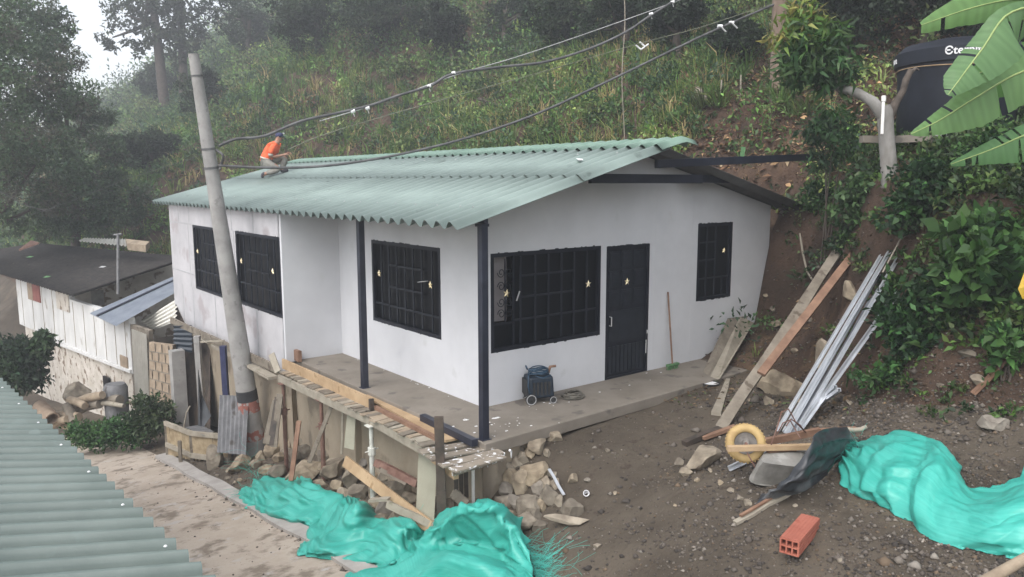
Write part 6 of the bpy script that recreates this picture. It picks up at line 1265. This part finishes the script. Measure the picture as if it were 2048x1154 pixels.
# ------------------------------------------------------------------ draped sheets
def catm(P, k):
    out = []; n = len(P)
    for i in range(n-1):
        p0, p1, p2, p3 = P[max(i-1,0)], P[i], P[i+1], P[min(i+2,n-1)]
        for j in range(k): t = j/k; out.append(.5*((2*p1)+(p2-p0)*t+(2*p0-5*p1+4*p2-p3)*t*t+(3*p1-p0-3*p2+p3)*t**3))
    out.append(P[-1]); return out
def tri(x):
    x = x-math.floor(x); return 1-4*abs(x-.5)
def cloth(name, cols_, mat, label, cat, amp=.03, ku=12, kv=10, seed=0, su=2.0, sv=9.0, flat=False, fine=.006, parent=None):
    """cols_ = columns of control points along the sheet; each point (px, py, height over the ground) or a Vector"""
    net = [[np.array(PG(p[0], p[1], p[2])) if not isinstance(p, Vector) else np.array(p) for p in c] for c in cols_]
    rows = [catm(c, kv) for c in net]; m = len(rows[0]); G = [catm([r[j] for r in rows], ku) for j in range(m)]; G = np.array(G)          # (m, n, 3)
    m, n, _ = G.shape; du = np.gradient(G, axis=1); dv = np.gradient(G, axis=0); N = np.cross(du, dv); N /= np.maximum(np.linalg.norm(N, axis=2), 1e-6)[..., None]; N *= np.sign(N[..., 2:]+1e-9)
    Lu = np.cumsum(np.linalg.norm(du, axis=2), 1); Lv = np.cumsum(np.linalg.norm(dv, axis=2), 0); D = np.zeros((m, n))
    for i in range(m):
        for j in range(n):
            u, v = Lu[i, j], Lv[i, j]; wv = .25*mnoise.noise(Vector((u*1.2+seed, v*1.2, seed)))
            n1 = mnoise.noise(Vector((u*.9+seed, v*.9, seed+3.1))); n2 = mnoise.noise(Vector((u*1.4-seed, v*1.7, seed+7.7))); n3 = mnoise.noise(Vector((u*3.1, v*3.7+seed, seed+1.3)))
            a = tri(v*sv*.42 + n1*2.6 + u*.35); b_ = tri(u*su*.55 + v*1.1 + n2*2.8); c_ = tri(v*sv*1.6 + u*su*.8 + n3*2.2); d_ = tri(v*sv*3.4 + n2*4 + n3*1.5)
            m1 = max(0, min(1, .5+n2*1.8)); m2 = max(0, min(1, .5-n1*1.8))
            vd = mnoise.voronoi(Vector((u*2.6+n3*.5, v*4.6+n2*.8, seed)))[0]; vd2 = mnoise.voronoi(Vector((u*6.5+n2, v*11+n3, seed+4)))[0]
            D[i, j] = amp*(a*(.30+.6*m1) + b_*.7*m2) + fine*(7.0*(vd[1]-vd[0]) + 2.2*(vd2[1]-vd2[0]) + c_*.9*m1)
    G = G + N*D[..., None]; V = G.reshape(-1, 3); V[:, 2] = np.maximum(V[:, 2], groundv(V[:, 0], V[:, 1])+.012+.004*np.sin(V[:,0]*40)*np.cos(V[:,1]*37))
    i = np.arange(m*n).reshape(m, n); F = np.stack([i[:-1,:-1], i[:-1,1:], i[1:,1:], i[1:,:-1]], -1).reshape(-1, 4)
    uv = np.stack([(Lu*.35).ravel(), (Lv*.35).ravel()], 1); o = arr_obj(name, V, F, mat, origin=tuple(V.mean(0)), smooth=False, uv=uv); s = o.modifiers.new('solid', 'SOLIDIFY'); s.thickness = .004
    return tag(o, label, cat)
t1 = cloth('tarp', [
 [(474,994,.0),(477,990,.05),(480,987,.07),(484,984,.07),(490,978,.04),(500,970,.02)],
 [(492,1012,0),(497,1003,.08),(503,990,.13),(510,980,.15),(517,970,.12),(527,954,.03)],
 [(522,1032,0),(530,1018,.10),(540,1000,.16),(552,988,.24),(565,974,.24),(580,958,.06)],
 [(560,1046,0),(572,1030,.14),(588,1010,.20),(600,994,.28),(612,976,.25),(612,962,.10)],
 [(618,1057,0),(625,1044,.10),(640,1020,.14),(655,1002,.20),(668,990,.20),(650,985,.06)],
 [(604,1090,0),(626,1062,.10),(650,1034,.12),(680,1012,.26),(705,1006,.30),(700,998,.05)],
 [(597,1108,0),(640,1095,.14),(668,1065,.16),(700,1030,.36),(722,1008,.40),(738,1012,.08)],
 [(660,1122,0),(690,1110,.06),(716,1090,.10),(738,1062,.16),(752,1040,.14),(760,1034,.05)],
 [(715,1130,0),(740,1118,.10),(770,1090,.18),(795,1062,.30),(820,1048,.34),(838,1058,.06)],
 [(745,1138,0),(775,1126,.12),(800,1108,.12),(822,1090,.12),(842,1078,.12),(856,1076,.04)],
 [(690,1152,0),(760,1140,.10),(810,1112,.14),(846,1080,.30),(872,1046,.42),(892,1028,.20)],
 [(720,1230,0),(800,1165,.12),(850,1118,.28),(880,1085,.26),(912,1022,.62),(930,1012,.42)],
 [(790,1250,0),(866,1170,.20),(900,1114,.44),(925,1092,.20),(948,1016,.72),(975,1008,.48)],
 [(870,1290,0),(935,1190,.20),(960,1122,.46),(985,1100,.20),(990,1022,.70),(1006,1012,.42)],
 [(950,1310,0),(1005,1220,.12),(1015,1152,.28),(1024,1122,.18),(1024,1050,.52),(1034,1040,.25)],
 [(1000,1330,0),(1060,1260,.05),(1072,1200,.12),(1070,1150,.18),(1052,1092,.24),(1060,1092,.05)],
], M['tarp'], 'long crumpled turquoise tarp lying from the lane to the yard below the platform', 'tarp', amp=.050, ku=15, kv=16, seed=2, su=1.3, sv=3.2, fine=.004)
t2 = cloth('tarp', [
 [(1676,935,.0),(1680,925,.06),(1686,914,.08),(1692,905,.08),(1702,898,.06),(1716,886,.02)],
 [(1688,975,.0),(1700,955,.10),(1716,935,.16),(1730,912,.18),(1745,890,.18),(1768,868,.05)],
 [(1735,1003,0),(1748,980,.14),(1768,950,.22),(1785,920,.28),(1798,888,.26),(1812,864,.10)],
 [(1792,1028,0),(1800,1000,.12),(1815,965,.20),(1830,930,.26),(1846,898,.24),(1852,876,.08)],
 [(1830,1055,0),(1838,1022,.14),(1850,985,.24),(1866,945,.32),(1880,908,.30),(1884,884,.10)],
 [(1862,1080,0),(1872,1050,.10),(1886,1015,.18),(1900,975,.24),(1910,945,.22),(1908,918,.06)],
 [(1900,1092,0),(1914,1066,.10),(1930,1038,.16),(1940,1010,.14),(1948,990,.12),(1935,970,.04)],
 [(1960,1106,0),(1972,1080,.12),(1988,1050,.20),(1996,1020,.22),(2000,992,.16),(1990,974,.05)],
 [(2030,1118,0),(2036,1085,.12),(2042,1045,.20),(2046,1010,.26),(2040,975,.22),(2035,950,.08)],
 [(2110,1130,0),(2110,1090,.12),(2115,1040,.22),(2118,1000,.26),(2110,955,.24),(2100,915,.08)],
 [(2200,1140,0),(2200,1090,.1),(2200,1040,.15),(2200,1000,.18),(2190,950,.15),(2180,900,.04)],
], M['tarp'], 'wide turquoise tarp draped over the gravel at the right edge', 'tarp', amp=.036, ku=16, kv=16, seed=12, su=1.0, sv=2.8, fine=.004)
bp = cloth('plastic_sheet', [
 [(1508,1012,.0),(1512,1004,.03),(1518,996,.05),(1524,988,.04)],
 [(1556,1000,.02),(1560,990,.10),(1560,978,.20),(1558,970,.22)],
 [(1598,985,.02),(1606,966,.16),(1612,940,.36),(1612,905,.50)],
 [(1640,960,.02),(1648,938,.16),(1640,900,.44),(1632,868,.62)],
 [(1680,925,.02),(1690,905,.10),(1678,880,.36),(1665,855,.52)],
 [(1712,905,.02),(1716,892,.05),(1706,874,.20),(1696,856,.32)],
], M['plastic_black'], 'dusty black plastic sheet thrown over the overturned wheelbarrow', 'plastic sheet', amp=.028, ku=14, kv=14, seed=21, su=2, sv=4, fine=.004)
plank(PG(1470,1052)+Vector((0,0,.03)), PG(1595,985)+Vector((0,0,.05)), .055, .03, 'wood_pale', 'split pale batten running out from under the black plastic sheet', n=4, wob=.006)
plank(PG(1480,1046)+Vector((0,0,.07)), PG(1600,978)+Vector((0,0,.08)), .03, .02, 'wood_brown', 'thin brown sliver on top of the split pale batten', n=3)
def fringe(parent, pts, n, ln, mat, drift, seed):
    rg = random.Random(seed); b = MB()
    for k in range(n):
        t = rg.random()*(len(pts)-1); i = int(t); a = Vector(PG(*pts[i])).lerp(Vector(PG(*pts[min(i+1,len(pts)-1)])), t-i); d_ = (Vector(drift)+Vector((rg.uniform(-.9,.9), rg.uniform(-.9,.9), rg.uniform(-.1,.3)))).normalized(); L = ln*rg.uniform(.4,1.3); P = [a+Vector((0,0,rg.uniform(.0,.1)))]
        for s in range(6):
            d_ = (d_+Vector((rg.uniform(-.6,.6), rg.uniform(-.6,.6), rg.uniform(-.35,.12)))).normalized(); nx = P[-1]+d_*L/6; nx.z = max(nx.z, ground(nx.x, nx.y)+.01); P.append(nx)
        b.tube(P, .0014, 3, cap=False)
    b.build('fringe', mat, parent)
fringe(t1, [(1045,1090,.1),(1060,1120,.05),(1068,1150,.05),(1075,1180,.0)], 170, .30, M['tarp'], (.7,-.5,-.1), 1)
fringe(t1, [(1062,1130,.02),(1080,1150,.0)], 45, .6, M['tarp'], (.8,-.45,-.1), 4)
fringe(t1, [(478,990,.05),(500,1000,.05),(520,960,.05)], 80, .22, M['tarp'], (-.3,.6,.2), 2)
fringe(t1, [(800,1062,.05),(840,1072,.05)], 60, .25, M['tarp'], (.3,.6,.2), 5)
fringe(t1, [(515,965,.02),(500,940,.25),(492,900,.6)], 26, .45, M['tarp'], (-.2,.3,.8), 6)
fringe(t2, [(1700,900,.06),(1690,915,.05),(1720,890,.1),(1680,930,.02)], 110, .28, M['tarp'], (-.8,.3,.1), 3)

# ------------------------------------------------------------------ brick, tools and small things
br0 = PG(1598,1072); u = (Vector(PZ(1655,1040,br0.z))-Vector(PZ(1600,1092,br0.z))); u.z = 0
p_near = PG(1598,1100); zb = ground(br0.x, br0.y)+.01
def brk():
    a = Vector(PZ(1560,1074,zb+.13)); b1 = Vector(PZ(1603,1027,zb+.13)); c1_ = Vector(PZ(1633,1043,zb+.13)); L_ = (b1-a); Wv = (c1_-b1); Wv = Wv - L_*(Wv.dot(L_)/L_.dot(L_)); Wv = Wv.normalized()*.155
    o0 = a; o0.z = zb; N_ = Vector((0,0,.13)); t = thing('clay_block', o0, 'orange hollow clay block lying on the gravel', 'brick'); b = MB(); e_ = L_.normalized(); w_ = Wv.normalized()
    nx, nz = 3, 2; wall_ = .012; cw = (.155-wall_*(nx+1))/nx; ch = (.13-wall_*(nz+1))/nz
    for i in range(nx+1): s = o0+w_*(i*(cw+wall_)); b.prism([s, s+w_*wall_, s+w_*wall_+N_, s+N_], L_)
    for j in range(nz+1):
        for i in range(nx): s = o0+w_*(wall_+i*(cw+wall_))+Vector((0,0,j*(ch+wall_))); b.prism([s, s+w_*cw, s+w_*cw+Vector((0,0,wall_)), s+Vector((0,0,wall_))], L_)
    b.build('clay_shell', M['brick'], t)
    b = MB()
    for i in range(5): s = o0+w_*(.016+i*.028)+N_; b.prism([s, s+w_*.012, s+w_*.012+Vector((0,0,.003)), s+Vector((0,0,.003))], L_)
    for i in range(4): s = o0+w_*.155+Vector((0,0,.012+i*.03)); b.prism([s, s+Vector((0,0,.016)), s+Vector((0,0,.016))+w_*.003, s+w_*.003], L_)
    b.build('ribs', M['brick'], t)
brk()
# portable machine with hoses on the porch
mc = PZ(1083, 806, 0); mt_ = thing('generator', mc, 'dark blue wheeled machine on the porch with a hose coiled on top', 'machine')
ex_ = Vector((.80,-.60,0)).normalized(); ey_ = Vector((.60,.80,0))
ex_ = Vector((.93,-.36,0)).normalized(); ey_ = Vector((.36,.93,0)).normalized()
def ML(x, y, z): return mc + ex_*x + ey_*y + Vector((0,0,z))
def mbox(x0, x1, y0, y1, z0, z1, tp=0.0):
    b = MB(); b.add([ML(x0,y0,z0), ML(x1,y0,z0), ML(x1,y1,z0), ML(x0,y1,z0), ML(x0+tp,y0+tp,z1), ML(x1-tp,y0+tp,z1), ML(x1-tp,y1-tp,z1), ML(x0+tp,y1-tp,z1)], [(0,3,2,1),(4,5,6,7),(0,1,5,4),(1,2,6,5),(2,3,7,6),(3,0,4,7)]); return b
cs_ = mbox(-.19,.19,-.02,.30,.07,.37,.015).build('casing', M['machine'], mt_, bevel=.03)
for k in range(5): mbox(-.13+k*.055,-.10+k*.055,-.03,-.012,.12,.30).build('vent_rib', M['rubber'], cs_)
mbox(-.20,-.185,.03,.26,.10,.32).build('side_grille', M['rubber'], cs_)
for (x, y) in ((-.17,-.05),(.15,-.05),(-.17,.30)):
    c_ = ML(x,y,.07); rr_ = .075 if x < 0 else .05; c_.z = rr_; w0 = MB(); w0.disc_ring(c_, -ey_, [(.001,-.02),(rr_,-.02),(rr_,.02),(rr_*.7,.022),(rr_*.6,.012),(.001,.018)], 20); wh = w0.build('wheel', M['rubber'], mt_, smooth='auto')
    w0 = MB(); w0.disc_ring(c_-ey_*.021, -ey_, [(rr_*.80,0),(rr_*.95,.002),(rr_*.92,.006),(rr_*.80,.004)], 20); w0.build('white_ring', M['grey_plastic'], wh)
b = MB(); b.tube([ML(.16,.2,.34), ML(.19,.18,.46), ML(.27,.16,.47)], [.02,.02,.018], 8); b.build('pull_handle', M['wood_brown'], mt_, smooth=True)
b = MB(); rg = random.Random(9)
P = [ML(.0+(.15-.004*(k//16))*math.cos(k*.393)+rg.uniform(-.008,.008), .14+(.12-.004*(k//16))*math.sin(k*.393)+rg.uniform(-.008,.008), .385+.0009*k+.012*math.sin(k*.7)) for k in range(96)]; b.tube(P, .0085, 5); hz = b.build('coiled_hose', M['hose_blue'], mt_, smooth=True)
b = MB(); b.tube([ML(-.15,.05,.42), ML(-.20,-.02,.40), ML(-.205,-.03,.25), ML(-.17,-.04,.14)], .009, 6); b.tube([ML(-.14,.2,.44), ML(-.17,.19,.50)], .012, 6); b.tube([ML(-.1,-.03,.40), ML(0,-.06,.365), ML(.12,-.04,.40)], .009, 6); b.build('loose_hose', M['hose_blue'], mt_, smooth=True)
hc_ = PZ(1146, 795, 0); b = MB(); P = [hc_+Vector(((.19-.0009*k)*math.cos(k*.3)*1.0+rg.uniform(-.006,.006), (.16-.0008*k)*math.sin(k*.3)+rg.uniform(-.006,.006), .012+.0007*k+.006*math.sin(k*1.1))) for k in range(110)]; b.tube(P, .011, 5)
tag(b.build('coiled_hose', M['hose'], smooth=True), 'coil of dirty hose lying on the porch right of the machine', 'hose')
# broom
bt = PZ(1346,738,0); tb2 = PY(1336,584,-.03); br = thing('broom', bt, 'broom with a red handle and green bristles leaning on the white wall', 'broom')
b = MB(); b.tube([bt+Vector((-.02,0,.09)), tb2], .014, 8); b.build('handle', M['wood_brown'], br, smooth='auto')
b = MB(); b.box((bt.x-.15,bt.y-.03,.055), (bt.x+.13,bt.y+.03,.095)); b.build('head', M['broom_green'], br, bevel=.008)
b = MB()
for k in range(60): x = bt.x-.145+.27*k/59; y = bt.y+random.uniform(-.025,.025); b.tube([(x,y,.058),(x+random.uniform(-.02,.02),y+random.uniform(-.02,.02),.002)], .004, 4, cap=False)
b.build('bristles', M['broom_green'], br)
p = PZ(1421, 770, -.0); p = PG(1421,771); t = thing('paint_lid', p, 'round lid crusted with white paint on the dirt at the end of the porch', 'lid'); b = MB(); b.disc_ring(p+Vector((0,0,.03)), (0,0,1), [(.001,-.02),(.135,-.02),(.145,.015),(.135,.018),(.125,.0),(.001,.002)], 26); b.build('rim', M['rubber'], t, smooth='auto')
b = MB(); b.disc_ring(p+Vector((0,0,.033)), (0,0,1), [(.001,.004),(.08,.004),(.118,.002),(.119,-.002)], 24); b.build('paint_crust', M['chalk'], t)
p = PG(1486,305,.0); b = MB(); b.beam(PD(1484,313,13.5), PD(1487,294,13.5), .07, .03, up=FW); tag(b.build('bottle', M['broom_green']), 'small green plastic bottle stuck upright on the cut bank above the long beam', 'bottle')
for i, (x0, y0, y1) in enumerate(((1442,160,212),(1481,150,196),(1397,186,222))):
    g = PG(x0, y1); dd_ = (np.array(g)-CAM)@FW; b = MB(); b.tube([g-Vector((0,0,.1)), PD(x0+1,y0,dd_)], .02, 6); tag(b.build('thin_stake', M['wood_pale']), ['tall thin stake on the dug slope, middle one of three','tall thin stake on the dug slope, nearest the timber pole','short thin stake on the dug slope beside the tan boulder'][i], 'stake')
g = PG(1010,205); d1_ = (np.array(g)-CAM)@FW; b = MB(); b.tube([PD(955,197,d1_-.2), PD(1005,215,d1_-.3), PD(1055,240,d1_-.9)], [.05,.07,.10], 8); tag(b.build('fallen_branch', M['bark_dark'], smooth='auto'), 'dark fallen branch lying in the tall grass above the roof', 'branch')
for i, pts in enumerate(([(1598,470),(1604,510),(1612,545),(1622,562)], [(1540,385),(1560,420)])): 
    b = MB(); b.tube([tuple(PG(*p)+Vector((-.04,-.04,.03))) for p in pts], .018, 6); tag(b.build('root', M['wood_pale' if i == 0 else 'bark_dark']), ['pale bare root hanging down the bank left of the long grey plank','dark root under the eave at the cut bank'][i], 'root')
b = MB(); b.tube([PD(1765,545,10.0), PD(1800,480,10.1), PD(1832,455,10.2), PD(1838,440,10.2), PD(1828,432,10.2)], .010, 5); tag(b.build('root', M['wood_pale']), 'thin pale curling root above the galvanised channels', 'root')
b = MB(); b.tube([PD(1960,1170,4.6), PD(2010,1140,4.7), PD(2080,1100,4.8)], [.04,.035,.03], 10); tag(b.build('pole_end', M['log'], smooth='auto'), 'pale wooden pole cut off by the bottom right corner', 'pole')
b = MB(); b.add([PD(2036,578,7.3), PD(2050,540,7.32), PD(2075,560,7.3), PD(2070,600,7.25), PD(2045,598,7.28), PD(2056,572,7.2)], [(0,1,5),(1,2,5),(2,3,5),(3,4,5),(4,0,5)]); yg = PD(2085,700,7.6); yg.z = ground(yg.x, yg.y); b.tube([PD(2060,572,7.3), PD(2085,560,7.4), PD(2095,620,7.5), yg], .006, 5); o = b.build('yellow_bract', M['yellow']); s = o.modifiers.new('s','SOLIDIFY'); s.thickness = .004; tag(o, 'yellow hanging leaf cut off by the right edge', 'leaf')
# thin kerb strip beside the lane
b = MB(); n_ = 40; ys_ = np.linspace(-3, 8.2, n_); 
for i in range(n_-1):
    y0, y1 = ys_[i], ys_[i+1]; x0, x1 = -2.12+.02*math.sin(y0*3), -2.12+.02*math.sin(y1*3)
    z0, z1 = ground(-2.15,y0)+.05, ground(-2.15,y1)+.05
    b.add([(x0-.22,y0,z0),(x0+.02,y0,z0+.01),(x1+.02,y1,z1+.01),(x1-.22,y1,z1),(x0-.22,y0,z0-.2),(x0+.02,y0,z0-.2),(x1+.02,y1,z1-.2),(x1-.22,y1,z1-.2)], [(0,1,2,3),(0,3,7,4),(1,5,6,2)]+([(0,4,5,1)] if i == 0 else [])+([(3,2,6,7)] if i == n_-2 else []))
tag(b.build('lane_kerb', pm('kerb_concrete', (.27,.25,.23), (.38,.355,.33), 3, .9, .4, 14)), kind='structure')
# ------------------------------------------------------------------ thin volume, mostly standing in for milky lens glare
hz = MB(); hz.box((-62,-16,-20), (78,113,66)); ho = hz.build('veil_haze', bpy.data.materials.new('glare_veil'), origin=(0,0,0)); ho['kind'] = 'stuff'
hm = ho.data.materials[0]; hm.use_nodes = True; hm.node_tree.nodes.clear(); oo = hm.node_tree.nodes.new('ShaderNodeOutputMaterial'); pv = hm.node_tree.nodes.new('ShaderNodeVolumePrincipled')
pv.inputs['Color'].default_value = (.92,.95,1,1); pv.inputs['Density'].default_value = .0044; pv.inputs['Anisotropy'].default_value = .3; hm.node_tree.links.new(pv.outputs[0], oo.inputs['Volume'])
